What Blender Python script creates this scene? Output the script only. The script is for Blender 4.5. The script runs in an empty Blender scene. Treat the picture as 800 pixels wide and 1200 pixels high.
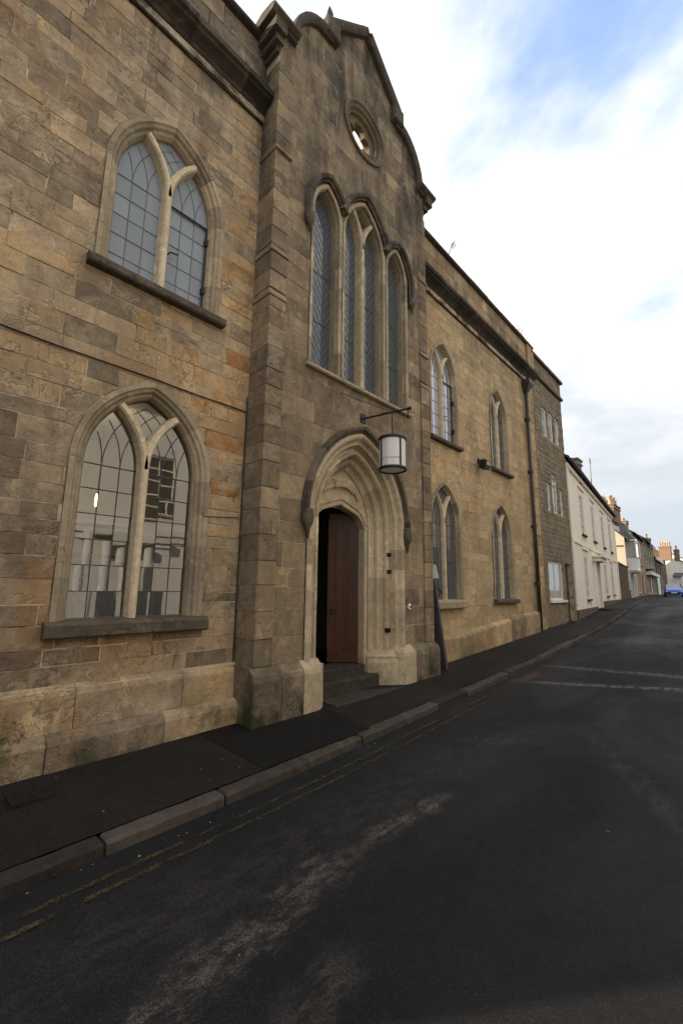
import bpy, math, random
from mathutils import Vector, Matrix
from mathutils.geometry import tessellate_polygon
random.seed(11)
rnd = random.uniform
S = bpy.context.scene
COL = S.collection
# ------------------------------------------------------------ camera
cam_d = bpy.data.cameras.new('camera')
cam = bpy.data.objects.new('camera', cam_d); COL.objects.link(cam)
cam_d.sensor_fit = 'VERTICAL'; cam_d.sensor_height = 36.0; cam_d.lens = 15.289
cam_d.clip_start = 0.05; cam_d.clip_end = 3000
CR = Matrix(((0.730126, 0.107542, 0.674797), (0.683187, -0.13382, -0.717878), (0.0131, 0.985153, -0.171177)))
CAMP = Vector((5.0, 0.0, 1.75))
cam.matrix_world = Matrix.Translation(CAMP) @ CR.to_4x4()
S.camera = cam
# ------------------------------------------------------------ light, sky, exposure
SUN_EL, SUN_AZ = math.radians(21), math.atan2(-0.62, -0.78)      # low sun behind the hall, to the left
sun_dir = Vector((math.sin(SUN_AZ)*math.cos(SUN_EL), math.cos(SUN_AZ)*math.cos(SUN_EL), math.sin(SUN_EL)))
sl = bpy.data.lights.new('sun', 'SUN'); sl.energy = 3.6; sl.angle = math.radians(0.6); sl.color = (1.0, 0.85, 0.66)
so = bpy.data.objects.new('sun', sl); COL.objects.link(so)
so.rotation_euler = sun_dir.to_track_quat('Z', 'Y').to_euler()
W = bpy.data.worlds.new('World'); S.world = W; W.use_nodes = True
S.view_settings.view_transform = 'Standard'; S.view_settings.look = 'None'
S.view_settings.exposure = 1.0; S.view_settings.gamma = 1.0
S.render.engine = 'CYCLES'
S.cycles.use_denoising = True
S.cycles.max_bounces = 7; S.cycles.diffuse_bounces = 3; S.cycles.glossy_bounces = 4
S.cycles.transparent_max_bounces = 12
S.cycles.sample_clamp_indirect = 4.0
S.cycles.caustics_reflective = False; S.cycles.caustics_refractive = False

class N:
    """small node helper"""
    def __init__(s, tree): s.t = tree; tree.nodes.clear()
    def n(s, typ, ins=None, **kw):
        nd = s.t.nodes.new(typ)
        for k, v in kw.items(): setattr(nd, k, v)
        for k, v in (ins or {}).items():
            if isinstance(v, bpy.types.NodeSocket): s.t.links.new(v, nd.inputs[k])
            else: nd.inputs[k].default_value = v
        return nd
    def m(s, op, a, b=0.0, c=0.0, clamp=False):
        return s.n('ShaderNodeMath', {0: a, 1: b, 2: c}, operation=op, use_clamp=clamp).outputs[0]
    def mix(s, f, a, b, blend='MIX'):
        nd = s.n('ShaderNodeMix', {0: f, 6: a, 7: b}, data_type='RGBA', blend_type=blend)
        return nd.outputs[2]
    def noise(s, vec, scale, detail=4, rough=0.55, dist=0.0, out=0):
        return s.n('ShaderNodeTexNoise', {'Vector': vec, 'Scale': scale, 'Detail': detail, 'Roughness': rough, 'Distortion': dist}).outputs[out]
    def ss(s, v, a, b):      # smoothstep a..b -> 0..1
        return s.n('ShaderNodeMapRange', {0: v, 1: a, 2: b, 3: 0.0, 4: 1.0}, interpolation_type='SMOOTHSTEP').outputs[0]
    def ramp(s, f, stops):
        nd = s.n('ShaderNodeValToRGB', {0: f}); cr = nd.color_ramp
        while len(cr.elements) < len(stops): cr.elements.new(0.5)
        for e, (p, c) in zip(cr.elements, stops): e.position = p; e.color = (*c, 1)
        return nd.outputs[0]
    def sep(s, v): return s.n('ShaderNodeSeparateXYZ', {0: v}).outputs
    def scale(s, v, k):
        return s.n('ShaderNodeVectorMath', {0: v, 1: k}, operation='MULTIPLY').outputs[0]
    def pos(s): return s.n('ShaderNodeNewGeometry').outputs['Position']

n = N(W.node_tree)
gen = n.n('ShaderNodeTexCoord').outputs['Generated']
d = n.n('ShaderNodeVectorMath', {0: gen}, operation='NORMALIZE').outputs[0]
dz = n.sep(d)[2]
den = n.m('ADD', n.m('MAXIMUM', dz, 0.0), 0.28)
pl = n.n('ShaderNodeVectorMath', {0: d, 3: n.m('DIVIDE', 1.0, den)}, operation='SCALE').outputs[0]
sky = n.n('ShaderNodeTexSky', sky_type='NISHITA', sun_disc=False, sun_elevation=SUN_EL, sun_rotation=SUN_AZ,
          air_density=1.0, dust_density=1.2, ozone_density=1.5).outputs[0]
skyb = n.mix(1.0, sky, (1.5, 1.6, 1.75, 1), 'MULTIPLY')
plo = n.n('ShaderNodeVectorMath', {0: pl, 1: (6.02, 8.165, 12.975)}, operation='ADD').outputs[0]
c1 = n.noise(plo, 0.9, 7, 0.56, 0.25)
cf = n.ss(c1, 0.29, 0.47)
c2 = n.noise(plo, 3.4, 5, 0.6)
cloud = n.mix(n.ss(c2, 0.3, 0.7), (5.2, 5.4, 5.7, 1), (9.9, 9.4, 8.8, 1))
blue = n.mix(0.55, skyb, (2.6, 3.9, 6.3, 1))
colr = n.mix(cf, blue, cloud)
hz = n.ss(dz, 0.04, 0.80)
colr = n.mix(hz, (3.5, 3.85, 4.2, 1), colr)
bg = n.n('ShaderNodeBackground', {'Color': colr, 'Strength': 0.1})
n.n('ShaderNodeOutputWorld', {0: bg.outputs[0]})

# ------------------------------------------------------------ materials
def mat(name):
    m = bpy.data.materials.new(name); m.use_nodes = True
    return m, N(m.node_tree)
def out(n, sh): n.n('ShaderNodeOutputMaterial', {0: sh})
def bsdf(n, col, rough=0.8, normal=None, spec=0.3, metal=0.0):
    ins = {'Base Color': col, 'Roughness': rough, 'Specular IOR Level': spec, 'Metallic': metal}
    if normal is not None: ins['Normal'] = normal
    return n.n('ShaderNodeBsdfPrincipled', ins).outputs[0]
def bump(n, h, dist, strength=1.0):
    return n.n('ShaderNodeBump', {'Height': h, 'Distance': dist, 'Strength': strength}).outputs[0]

def stone_mat(name, stops, soot=0.3, soot_z=None, moss=0.0, grain=0.012, wash=0.0, tone=True, rust=0.0, sootc=(0.055, 0.045, 0.038, 1)):
    m, n = mat(name)
    p = n.pos(); xyz = n.sep(p)
    if tone:
        tn = n.n('ShaderNodeAttribute', attribute_name='tone').outputs['Color']
        t = n.n('ShaderNodeSeparateColor', {0: tn}).outputs
        hue, val = t[1], t[0]
        off = n.n('ShaderNodeVectorMath', {0: p, 1: n.n('ShaderNodeCombineXYZ', {0: n.m('MULTIPLY', t[2], 17.0), 1: n.m('MULTIPLY', t[2], 9.0), 2: t[2]}).outputs[0]}, operation='ADD').outputs[0]
    else:
        hue, val, off = n.noise(p, 1.3, 3), n.noise(p, 0.7, 3), p
    mott = n.noise(off, 3.6, 8, 0.68, 0.5)
    h2 = n.m('ADD', hue, n.m('MULTIPLY', n.m('SUBTRACT', mott, 0.5), 1.3), clamp=True)
    base = n.ramp(h2, stops)
    v = n.m('ADD', n.m('MULTIPLY', val, 0.42), 0.79)
    fine = n.noise(off, 46.0, 5, 0.7)
    fl = n.noise(off, 5.5, 8, 0.66, 0.8)
    flake = n.m('MULTIPLY', n.ss(fl, 0.535, 0.565), n.ss(n.noise(p, 0.9, 4, 0.6), 0.42, 0.62))
    crack = n.m('MULTIPLY', n.m('SUBTRACT', 1.0, n.ss(n.m('ABSOLUTE', n.m('SUBTRACT', n.noise(off, 2.4, 8, 0.62, 0.9), 0.5)), 0.0, 0.008)), n.ss(n.noise(p, 1.4, 4, 0.6), 0.56, 0.66))
    mid = n.noise(off, 11.0, 5, 0.65)
    v = n.m('MULTIPLY', v, n.m('ADD', n.m('MULTIPLY', fine, 0.70), 0.65))
    v = n.m('MULTIPLY', v, n.m('ADD', n.m('MULTIPLY', mid, 0.90), 0.55))
    v = n.m('MULTIPLY', v, n.m('SUBTRACT', n.m('ADD', 1.0, n.m('MULTIPLY', flake, 0.30)), n.m('MULTIPLY', crack, 0.40)))
    vv = n.n('ShaderNodeCombineColor', {0: v, 1: v, 2: v}).outputs[0]
    col = n.mix(1.0, base, vv, 'MULTIPLY')
    # weather stains with their own outline: runs down the wall and blotches
    run = n.noise(n.scale(p, (1.6, 1.9, 0.34)), 1.0, 7, 0.66, 0.5)
    blot = n.noise(p, 0.8, 6, 0.62, 0.4)
    s = n.m('MULTIPLY', n.ss(n.m('ADD', n.m('MULTIPLY', run, 0.6), n.m('MULTIPLY', blot, 0.4)), 0.50, 0.68), soot)
    if soot_z:
        s = n.m('MULTIPLY', n.ss(n.m('ADD', n.m('MULTIPLY', run, 0.6), n.m('MULTIPLY', blot, 0.4)), 0.40, 0.62),
                n.m('ADD', n.m('MULTIPLY', n.ss(xyz[2], soot_z[0], soot_z[1]), soot_z[2]), soot))
    s = n.m('MULTIPLY', s, n.m('ADD', n.m('MULTIPLY', mid, 0.9), 0.5), clamp=True)
    col = n.mix(s, col, sootc)
    if rust:
        r = n.m('MULTIPLY', n.ss(n.noise(n.scale(p, (1, 1, 0.6)), 0.75, 6, 0.62, 0.6), 0.50, 0.66), rust)
        col = n.mix(r, col, (0.30, 0.150, 0.055, 1))
    if wash:
        w = n.m('MULTIPLY', n.ss(n.noise(p, 2.1, 6, 0.68, 0.5), 0.56, 0.66), wash)
        col = n.mix(w, col, (0.46, 0.38, 0.26, 1))
    if moss:
        mz = n.m('SUBTRACT', 1.0, n.ss(xyz[2], 0.10, 0.95))
        g = n.m('MULTIPLY', n.m('MULTIPLY', n.ss(n.noise(p, 1.7, 6, 0.65), 0.45, 0.60), mz), moss, clamp=True)
        col = n.mix(g, col, (0.040, 0.050, 0.018, 1))
    pit = n.n('ShaderNodeTexVoronoi', {'Vector': off, 'Scale': 21.0}).outputs[0]
    hgt = n.m('ADD', n.m('ADD', n.m('MULTIPLY', mott, 0.9), n.m('MULTIPLY', mid, 0.7)), n.m('MULTIPLY', n.m('ADD', fine, n.m('MULTIPLY', n.ss(pit, 0.0, 0.35), 0.35)), 0.30))
    hgt = n.m('SUBTRACT', n.m('SUBTRACT', hgt, n.m('MULTIPLY', flake, 0.45)), n.m('MULTIPLY', crack, 0.45))
    out(n, bsdf(n, col, 0.92, bump(n, hgt, grain), 0.15))
    return m

WARM = [(0.0, (0.190, 0.150, 0.108)), (0.28, (0.320, 0.248, 0.166)), (0.50, (0.450, 0.340, 0.218)), (0.75, (0.500, 0.350, 0.190)), (1.0, (0.350, 0.180, 0.070))]
BUFF = [(0.0, (0.24, 0.18, 0.11)), (0.4, (0.41, 0.305, 0.18)), (0.7, (0.49, 0.355, 0.20)), (1.0, (0.41, 0.24, 0.10))]
ASH = [(0.0, (0.135, 0.106, 0.076)), (0.35, (0.240, 0.183, 0.120)), (0.7, (0.335, 0.250, 0.155)), (1.0, (0.410, 0.288, 0.160))]
DRESS = [(0.0, (0.250, 0.205, 0.145)), (0.5, (0.330, 0.270, 0.185)), (1.0, (0.400, 0.325, 0.215))]
PALE = [(0.0, (0.36, 0.295, 0.20)), (0.5, (0.47, 0.39, 0.265)), (1.0, (0.54, 0.45, 0.31))]
DARK = [(0.0, (0.060, 0.050, 0.042)), (0.5, (0.100, 0.082, 0.062)), (1.0, (0.165, 0.132, 0.092))]
M = {}
M['wing'] = stone_mat('wing_stone', WARM, 0.42, moss=0.7, wash=0.40, rust=0.45, soot_z=(7.8, 10.2, 0.35), grain=0.020)
M['buff'] = stone_mat('buff_stone', BUFF, 0.30, moss=0.6, wash=0.35, rust=0.35, soot_z=(7.8, 10.0, 0.35), grain=0.014)
M['tower'] = stone_mat('tower_stone', ASH, 0.40, soot_z=(6.5, 11.0, 0.75), moss=1.2, wash=0.32, grain=0.016)
M['mortar'] = stone_mat('lime_mortar', [(0.34, (0.12, 0.095, 0.065)), (0.43, (0.28, 0.225, 0.155)), (0.60, (0.50, 0.425, 0.315))], 0.25, tone=False, grain=0.008)
M['dress'] = stone_mat('window_stone', DRESS, 0.35, grain=0.009, wash=0.2)
M['pale'] = stone_mat('doorway_stone', PALE, 0.30, grain=0.009, moss=0.4, rust=0.15)
M['dark'] = stone_mat('blackened_stone', DARK, 0.4, grain=0.02, wash=0.12)
M['soot'] = stone_mat('sooty_stone', [(0.0, (0.030, 0.025, 0.021)), (0.5, (0.060, 0.048, 0.037)), (1.0, (0.13, 0.10, 0.07))], 0.5, grain=0.02, wash=0.10)
M['rubble'] = stone_mat('grey_rubble', [(0, (0.14, 0.112, 0.080)), (0.5, (0.235, 0.187, 0.130)), (1, (0.33, 0.262, 0.178))], 0.3, grain=0.03, tone=False)

def plain(name, col, rough=0.7, spec=0.3, metal=0.0, var=0.25, sc=3.0, bmp=0.0, bsc=30.0):
    m, n = mat(name); p = n.pos()
    a = n.noise(p, sc, 6, 0.62, 0.2)
    k = n.m('ADD', n.m('MULTIPLY', a, 2*var), 1-var)
    kk = n.n('ShaderNodeCombineColor', {0: k, 1: k, 2: k}).outputs[0]
    c = n.mix(1.0, (*col, 1), kk, 'MULTIPLY')
    nm = bump(n, n.noise(p, bsc, 5, 0.65), bmp) if bmp else None
    out(n, bsdf(n, c, rough, nm, spec, metal)); return m
M['lead'] = plain('lead_came', (0.085, 0.088, 0.092), 0.55, 0.5, 0.2)
M['iron'] = plain('black_iron', (0.014, 0.013, 0.013), 0.5, 0.5, 0.3)
M['pipe'] = plain('painted_pipe', (0.045, 0.040, 0.036), 0.5, 0.4)
M['wood_dark'] = plain('dark_board', (0.075, 0.072, 0.072), 0.6, 0.4, bmp=0.002)
M['white'] = plain('white_paint', (0.74, 0.72, 0.67), 0.55, 0.4, var=0.10)
M['render'] = plain('cream_render', (0.88, 0.80, 0.67), 0.85, 0.2, var=0.12, sc=0.8, bmp=0.004)
M['render_pink'] = plain('buff_render', (0.52, 0.42, 0.32), 0.88, 0.2, var=0.22, sc=0.7, bmp=0.004)
M['render_white'] = plain('white_render', (0.74, 0.73, 0.70), 0.85, 0.2, var=0.08, sc=0.8)
M['rubblewall'] = plain('garden_rubble', (0.150, 0.110, 0.072), 0.95, 0.1, var=0.6, sc=4.0, bmp=0.03, bsc=5)
M['slate'] = plain('slate', (0.052, 0.052, 0.056), 0.7, 0.3, var=0.35, sc=5, bmp=0.01, bsc=9)
M['tile'] = plain('brown_tile', (0.115, 0.072, 0.048), 0.85, 0.2, var=0.4, sc=5, bmp=0.01, bsc=9)
M['ringstone'] = stone_mat('opening_stone', [(0, (0.10, 0.08, 0.058)), (0.5, (0.16, 0.122, 0.08)), (1, (0.22, 0.16, 0.10))], 0.35, grain=0.006, tone=False)
M['pinkbrick'] = plain('pink_brick', (0.36, 0.22, 0.155), 0.9, 0.15, var=0.3, sc=5)
M['brick'] = plain('chimney_brick', (0.27, 0.175, 0.12), 0.9, 0.15, var=0.4, sc=6, bmp=0.01)
M['pot'] = plain('clay_pot', (0.56, 0.42, 0.28), 0.85, 0.2, var=0.2)
M['cement'] = plain('cement', (0.25, 0.225, 0.19), 0.9, 0.15, var=0.3, bmp=0.006)
M['doorbrown'] = plain('brown_door', (0.11, 0.036, 0.020), 0.5, 0.4)
M['grey_door'] = plain('grey_door', (0.30, 0.30, 0.29), 0.5, 0.4)
M['paper'] = plain('paper', (0.72, 0.70, 0.66), 0.8, 0.2, var=0.04)
M['shop'] = plain('dark_shopfront', (0.035, 0.035, 0.038), 0.5, 0.4)
M['green'] = plain('green_paint', (0.03, 0.10, 0.055), 0.5, 0.4)
M['plaster'] = plain('cream_plaster', (0.42, 0.36, 0.27), 0.9, 0.1, var=0.06)
M['hallgrey'] = plain('sage_plaster', (0.22, 0.235, 0.19), 0.9, 0.1, var=0.1)
M['floor'] = plain('dark_floor', (0.03, 0.026, 0.022), 0.5, 0.4)
M['shelf'] = plain('shelf_wood', (0.045, 0.030, 0.020), 0.6, 0.3)
M['tyre'] = plain('tyre_rubber', (0.012, 0.012, 0.012), 0.8, 0.2)
M['chrome'] = plain('wheel_alloy', (0.35, 0.35, 0.36), 0.35, 0.5, 0.7)
M['numplate'] = plain('white_plate', (0.75, 0.75, 0.72), 0.5, 0.4, var=0.02)
M['bluepaint'] = plain('blue_car_paint', (0.025, 0.085, 0.36), 0.22, 0.6, 0.25, var=0.05)
M['silverpaint'] = plain('pale_blue_car_paint', (0.26, 0.36, 0.58), 0.25, 0.6, 0.3, var=0.05)

def door_wood():
    m, n = mat('oak_planks'); p = n.n('ShaderNodeTexCoord').outputs['Object']
    g = n.noise(n.scale(p, (14, 14, 0.9)), 1.6, 7, 0.65, 0.8)
    t = n.n('ShaderNodeAttribute', attribute_name='tone').outputs['Color']
    tv = n.n('ShaderNodeSeparateColor', {0: t}).outputs[0]
    c = n.ramp(n.m('ADD', n.m('MULTIPLY', g, 0.7), n.m('MULTIPLY', tv, 0.3)), [(0.2, (0.012, 0.005, 0.003)), (0.55, (0.060, 0.021, 0.010)), (0.9, (0.13, 0.050, 0.022))])
    out(n, bsdf(n, c, 0.45, bump(n, g, 0.003), 0.4)); return m
M['oak'] = door_wood()

def glass(name, tint, body, rough, refl, opaque):
    """opaque: milky or dark pane; else see-through with fresnel reflection"""
    m, n = mat(name)
    lw = n.n('ShaderNodeFresnel', {'IOR': 1.5}).outputs[0]
    f = n.m('MULTIPLY', lw, refl, clamp=True)
    rip = bump(n, n.noise(n.pos(), 2.4, 2, 0.5), 0.0006)
    gl = n.n('ShaderNodeBsdfGlossy', {'Color': (1, 1, 1, 1), 'Roughness': rough, 'Normal': rip}).outputs[0]
    if opaque:
        sh = n.n('ShaderNodeBsdfDiffuse', {'Color': n.mix(n.n('ShaderNodeSeparateColor', {0: n.n('ShaderNodeAttribute', attribute_name='tone').outputs['Color']}).outputs[0], (*[c*0.90 for c in body], 1), (*[min(1, c*1.10) for c in body], 1))}).outputs[0]
    else:
        sh = n.n('ShaderNodeBsdfTransparent', {'Color': (*tint, 1)}).outputs[0]
    out(n, n.n('ShaderNodeMixShader', {0: f, 1: sh, 2: gl}).outputs[0]); return m
M['milky'] = glass('milky_glass', None, (0.25, 0.28, 0.315), 0.3, 0.35, True)
M['milky2'] = glass('pale_old_glass', None, (0.33, 0.335, 0.34), 0.12, 2.4, True)
M['duskglass'] = glass('dark_leaded_glass', None, (0.085, 0.09, 0.10), 0.05, 2.0, True)
M['clear'] = glass('clear_glass', (0.72, 0.75, 0.72), None, 0.0, 3.6, False)
M['leadglass'] = glass('old_leaded_glass', None, (0.075, 0.092, 0.105), 0.10, 1.15, True)
M['lattice'] = plain('lattice_lead', (0.17, 0.185, 0.18), 0.6, 0.4)
M['farglass'] = glass('sash_glass', None, (0.05, 0.055, 0.06), 0.03, 2.5, True)
M['netglass'] = glass('curtained_glass', None, (0.42, 0.42, 0.42), 0.05, 1.5, True)
M['windscreen'] = glass('windscreen', None, (0.03, 0.045, 0.07), 0.02, 2.5, True)

def emis(name, col, st):
    m, n = mat(name); out(n, n.n('ShaderNodeEmission', {'Color': (*col, 1), 'Strength': st}).outputs[0]); return m
M['bulb'] = emis('lit_bulb', (1.0, 0.72, 0.38), 14.0)
M['ember'] = emis('lit_candle', (1.0, 0.42, 0.14), 5.0)

def lantern_mat():
    m, n = mat('opal_glass')
    d_ = n.n('ShaderNodeBsdfDiffuse', {'Color': (0.90, 0.88, 0.86, 1)}).outputs[0]
    t_ = n.n('ShaderNodeBsdfTranslucent', {'Color': (0.93, 0.92, 0.92, 1)}).outputs[0]
    a = n.n('ShaderNodeMixShader', {0: 0.35, 1: d_, 2: t_}).outputs[0]
    g = n.n('ShaderNodeBsdfGlossy', {'Color': (1, 1, 1, 1), 'Roughness': 0.15}).outputs[0]
    out(n, n.n('ShaderNodeMixShader', {0: 0.06, 1: a, 2: g}).outputs[0]); return m
M['opal'] = lantern_mat()

def seg_mask(n, p, a, b, w0, w1, wob, seed=0.0):
    """soft ragged band around the ground segment a-b"""
    xyz = n.sep(p)
    ax, ay = a; bx, by = b; L = math.hypot(bx-ax, by-ay); tx, ty = (bx-ax)/L, (by-ay)/L
    dx, dy = n.m('SUBTRACT', xyz[0], ax), n.m('SUBTRACT', xyz[1], ay)
    u = n.m('ADD', n.m('MULTIPLY', dx, tx), n.m('MULTIPLY', dy, ty))
    v = n.m('ABSOLUTE', n.m('SUBTRACT', n.m('MULTIPLY', dy, tx), n.m('MULTIPLY', dx, ty)))
    nz = n.noise(p, 2.6, 6, 0.7)
    v = n.m('ADD', v, n.m('MULTIPLY', n.m('SUBTRACT', nz, 0.5), wob))
    a_ = n.m('SUBTRACT', 1.0, n.ss(v, w0, w1))
    e = n.m('MULTIPLY', n.ss(u, -0.1, 0.35), n.m('SUBTRACT', 1.0, n.ss(u, L-0.35, L+0.1)))
    return n.m('MULTIPLY', a_, e)
def asphalt(name, base, marks=False, rough=0.78, agg=0.010):
    m, n = mat(name); p = n.pos()
    vor = n.n('ShaderNodeTexVoronoi', {'Vector': p, 'Scale': 210.0}, feature='F1')
    cell = n.n('ShaderNodeSeparateColor', {0: vor.outputs['Color']}).outputs[0]
    big = n.noise(n.n('ShaderNodeVectorMath', {0: p, 1: (31.0, 17.0, 0.0)}, operation='ADD').outputs[0], 0.55, 6, 0.6, 0.3); mid = n.noise(p, 3.5, 6, 0.68)
    k = n.m('MULTIPLY', n.m('ADD', n.m('MULTIPLY', big, 1.5), 0.25), n.m('ADD', n.m('MULTIPLY', mid, 1.3), 0.35))
    k = n.m('MULTIPLY', k, n.m('ADD', n.m('MULTIPLY', n.m('POWER', cell, 4.0), 2.2), 0.6))
    kk = n.n('ShaderNodeCombineColor', {0: k, 1: k, 2: k}).outputs[0]
    c = n.mix(1.0, (*base, 1), kk, 'MULTIPLY')
    if marks:
        pale = (0.17, 0.152, 0.135, 1)
        grit = n.m('ADD', n.m('MULTIPLY', n.m('MULTIPLY', n.ss(n.noise(n.scale(p, (1.6, 0.6, 1)), 9.0, 7, 0.75), 0.42, 0.60), n.ss(n.noise(p, 75.0, 3, 0.8), 0.38, 0.56)), 1.3), 0.08)
        for a, b, w0, w1, wob, st in (
                ((3.02, 0.7), (2.80, 2.55), 0.0, 0.24, 0.55, 0.42), ((2.80, 2.3), (2.88, 3.75), -0.02, 0.15, 0.40, 0.50),
                ((2.4, 0.5), (2.55, 5.5), 0.05, 0.50, 0.8, 0.10), ((3.45, 1.3), (3.35, 1.9), 0.02, 0.18, 0.25, 0.30),
                ((1.75, 8.42), (8.0, 10.9), 0.06, 0.14, 0.06, 0.80), ((1.5, 10.05), (8.0, 10.75), 0.08, 0.17, 0.08, 0.62),
                ((2.3, 4.9), (3.2, 5.6), 0.0, 0.25, 0.6, 0.14), ((3.4, 6.2), (4.5, 4.1), 0.0, 0.16, 0.5, 0.14),
                ((1.5, 14.0), (4.5, 15.6), 0.3, 0.9, 0.8, 0.25), 
                ((2.6, 14.0), (1.2, 30.0), 0.1, 0.6, 0.7, 0.25)):
            mk = n.m('MULTIPLY', n.m('MULTIPLY', seg_mask(n, p, a, b, w0, w1, wob), grit), st)
            c = n.mix(mk, c, pale)
        # rusty patch by the kerb
        mk = n.m('MULTIPLY', n.m('MULTIPLY', seg_mask(n, p, (1.62, 8.2), (1.7, 9.4), 0.02, 0.2, 0.35), grit), 0.7)
        c = n.mix(mk, c, (0.17, 0.085, 0.045, 1))
    # grit, gum and leaf crumbs; hairline cracks
    dot = n.n('ShaderNodeTexVoronoi', {'Vector': n.n('ShaderNodeVectorMath', {0: p, 1: n.n('ShaderNodeVectorMath', {0: n.noise(p, 9.0, 3, 0.6, out=1), 3: 0.12}, operation='SCALE').outputs[0]}, operation='ADD').outputs[0], 'Scale': 3.6})
    dr = n.n('ShaderNodeSeparateColor', {0: dot.outputs['Color']}).outputs
    dm = n.m('MULTIPLY', n.m('SUBTRACT', 1.0, n.ss(dot.outputs['Distance'], 0.016, 0.034)), n.ss(dr[0], 0.55, 0.6))
    c = n.mix(n.m('MULTIPLY', dm, 0.85), c, n.mix(n.ss(dr[1], 0.7, 0.75), (0.19, 0.18, 0.165, 1), (0.10, 0.055, 0.02, 1)))
    cn = n.m('ABSOLUTE', n.m('SUBTRACT', n.noise(p, 0.7, 7, 0.6, 0.6), 0.5))
    ck = n.m('MULTIPLY', n.m('SUBTRACT', 1.0, n.ss(cn, 0.0, 0.0035)), n.ss(n.noise(p, 0.5, 3), 0.5, 0.6))
    c = n.mix(n.m('MULTIPLY', ck, 0.75), c, (0.006, 0.006, 0.006, 1))
    h = n.m('ADD', n.m('MULTIPLY', vor.outputs['Distance'], 1.0), n.m('MULTIPLY', mid, 1.5))
    sheen = n.m('ADD', n.m('MULTIPLY', n.ss(n.noise(n.scale(p, (1.0, 0.45, 1)), 0.8, 6, 0.62, 0.4), 0.36, 0.64), -0.22), rough+0.10)
    out(n, bsdf(n, c, sheen, bump(n, h, agg*0.6, 0.9), 0.24)); return m
M['road'] = asphalt('asphalt', (0.0100, 0.0102, 0.0112), True)
M['pave'] = asphalt('pavement_asphalt', (0.0125, 0.0105, 0.0090), rough=0.85)
M['patch'] = asphalt('new_tarmac', (0.0036, 0.0033, 0.0032), rough=0.75)
M['kerb'] = stone_mat('kerb_granite', [(0, (0.028, 0.023, 0.020)), (0.5, (0.046, 0.038, 0.033)), (1, (0.075, 0.063, 0.054))], 0.55, grain=0.008)
M['earth'] = plain('earth', (0.05, 0.06, 0.03), 0.95, 0.1, var=0.4, sc=0.1)
def yellow():
    m, n = mat('worn_yellow_paint'); p = n.pos()
    f = n.m('MULTIPLY', n.ss(n.noise(p, 5.5, 7, 0.75), 0.38, 0.62), n.ss(n.noise(p, 60.0, 3, 0.7), 0.34, 0.62))
    pb = bsdf(n, (0.085, 0.062, 0.026, 1), 0.8, None, 0.2)
    out(n, n.n('ShaderNodeMixShader', {0: f, 1: n.n('ShaderNodeBsdfTransparent').outputs[0], 2: pb}).outputs[0]); return m
M['yellow'] = yellow()
# ------------------------------------------------------------ mesh helpers
class MB:
    def __init__(s): s.v = []; s.f = []; s.c = []; s.tone = (0.5, 0.5, 0.5)
    def vert(s, p): s.v.append(tuple(p)); s.c.append(s.tone); return len(s.v)-1
    def face(s, pts): s.f.append([s.vert(p) for p in pts])
    def box(s, a, b):
        x0, y0, z0 = a; x1, y1, z1 = b
        s.hexa([(x0, y0, z0), (x1, y0, z0), (x1, y1, z0), (x0, y1, z0), (x0, y0, z1), (x1, y0, z1), (x1, y1, z1), (x0, y1, z1)])
    def hexa(s, p):
        i = [s.vert(q) for q in p]
        for q in ((3, 2, 1, 0), (4, 5, 6, 7), (0, 1, 5, 4), (1, 2, 6, 5), (2, 3, 7, 6), (3, 0, 4, 7)): s.f.append([i[k] for k in q])
    def bbox(s, a, b, bv=0.01):
        """box with chamfered edges on its +x face"""
        x0, y0, z0 = a; x1, y1, z1 = b
        r0 = [(x0, y0, z0), (x0, y1, z0), (x0, y1, z1), (x0, y0, z1)]
        r1 = [(x1-bv, y0, z0), (x1-bv, y1, z0), (x1-bv, y1, z1), (x1-bv, y0, z1)]
        r2 = [(x1, y0+bv, z0+bv), (x1, y1-bv, z0+bv), (x1, y1-bv, z1-bv), (x1, y0+bv, z1-bv)]
        s.rings([r0, r1, r2], True, cap=True)
    def rings(s, rs, closed=False, cap=False, flip=False):
        idx = [[s.vert(p) for p in r] for r in rs]
        m_ = len(rs[0])
        for a, b in zip(idx, idx[1:]):
            for k in range(m_ if closed else m_-1):
                k2 = (k+1) % m_
                s.f.append([a[k], a[k2], b[k2], b[k]][::-1 if flip else 1])
        if cap: s.f.append(idx[-1][:]); s.f.append(idx[0][::-1])
    def tube(s, pts, r, k=6):
        pts = [Vector(p) for p in pts]; rs = []
        for i, p in enumerate(pts):
            t = (pts[min(i+1, len(pts)-1)]-pts[max(i-1, 0)]).normalized()
            a = t.cross(Vector((0, 0, 1)) if abs(t.z) < 0.9 else Vector((1, 0, 0))).normalized(); b = t.cross(a)
            rr = r[i] if isinstance(r, (list, tuple)) else r
            rs.append([p+a*rr*math.cos(2*math.pi*j/k)+b*rr*math.sin(2*math.pi*j/k) for j in range(k)])
        s.rings(rs, True, True)
    def mesh(s, name, m_, smooth=False):
        me = bpy.data.meshes.new(name); me.from_pydata(s.v, [], s.f); me.materials.append(m_)
        at = me.color_attributes.new('tone', 'FLOAT_COLOR', 'POINT')
        flat = []
        for c in s.c: flat += [c[0], c[1], c[2], 1.0]
        at.data.foreach_set('color', flat)
        if smooth: me.polygons.foreach_set('use_smooth', [True]*len(me.polygons))
        me.update(); return me
    def build(s, name, m_, parent=None, smooth=False):
        o = bpy.data.objects.new(name, s.mesh(name, m_, smooth)); COL.objects.link(o)
        if parent is not None: attach(o, parent)
        return o
WM = {}
def attach(o, parent):
    o.parent = parent
    root = parent
    while root.parent: root = root.parent
    # meshes are written in world coordinates: undo the base offset of the thing
    if parent in WM or root in WM:
        o.matrix_parent_inverse = Matrix.Translation(-Vector(WM[root])) if parent is root else Matrix.Identity(4)
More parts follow.
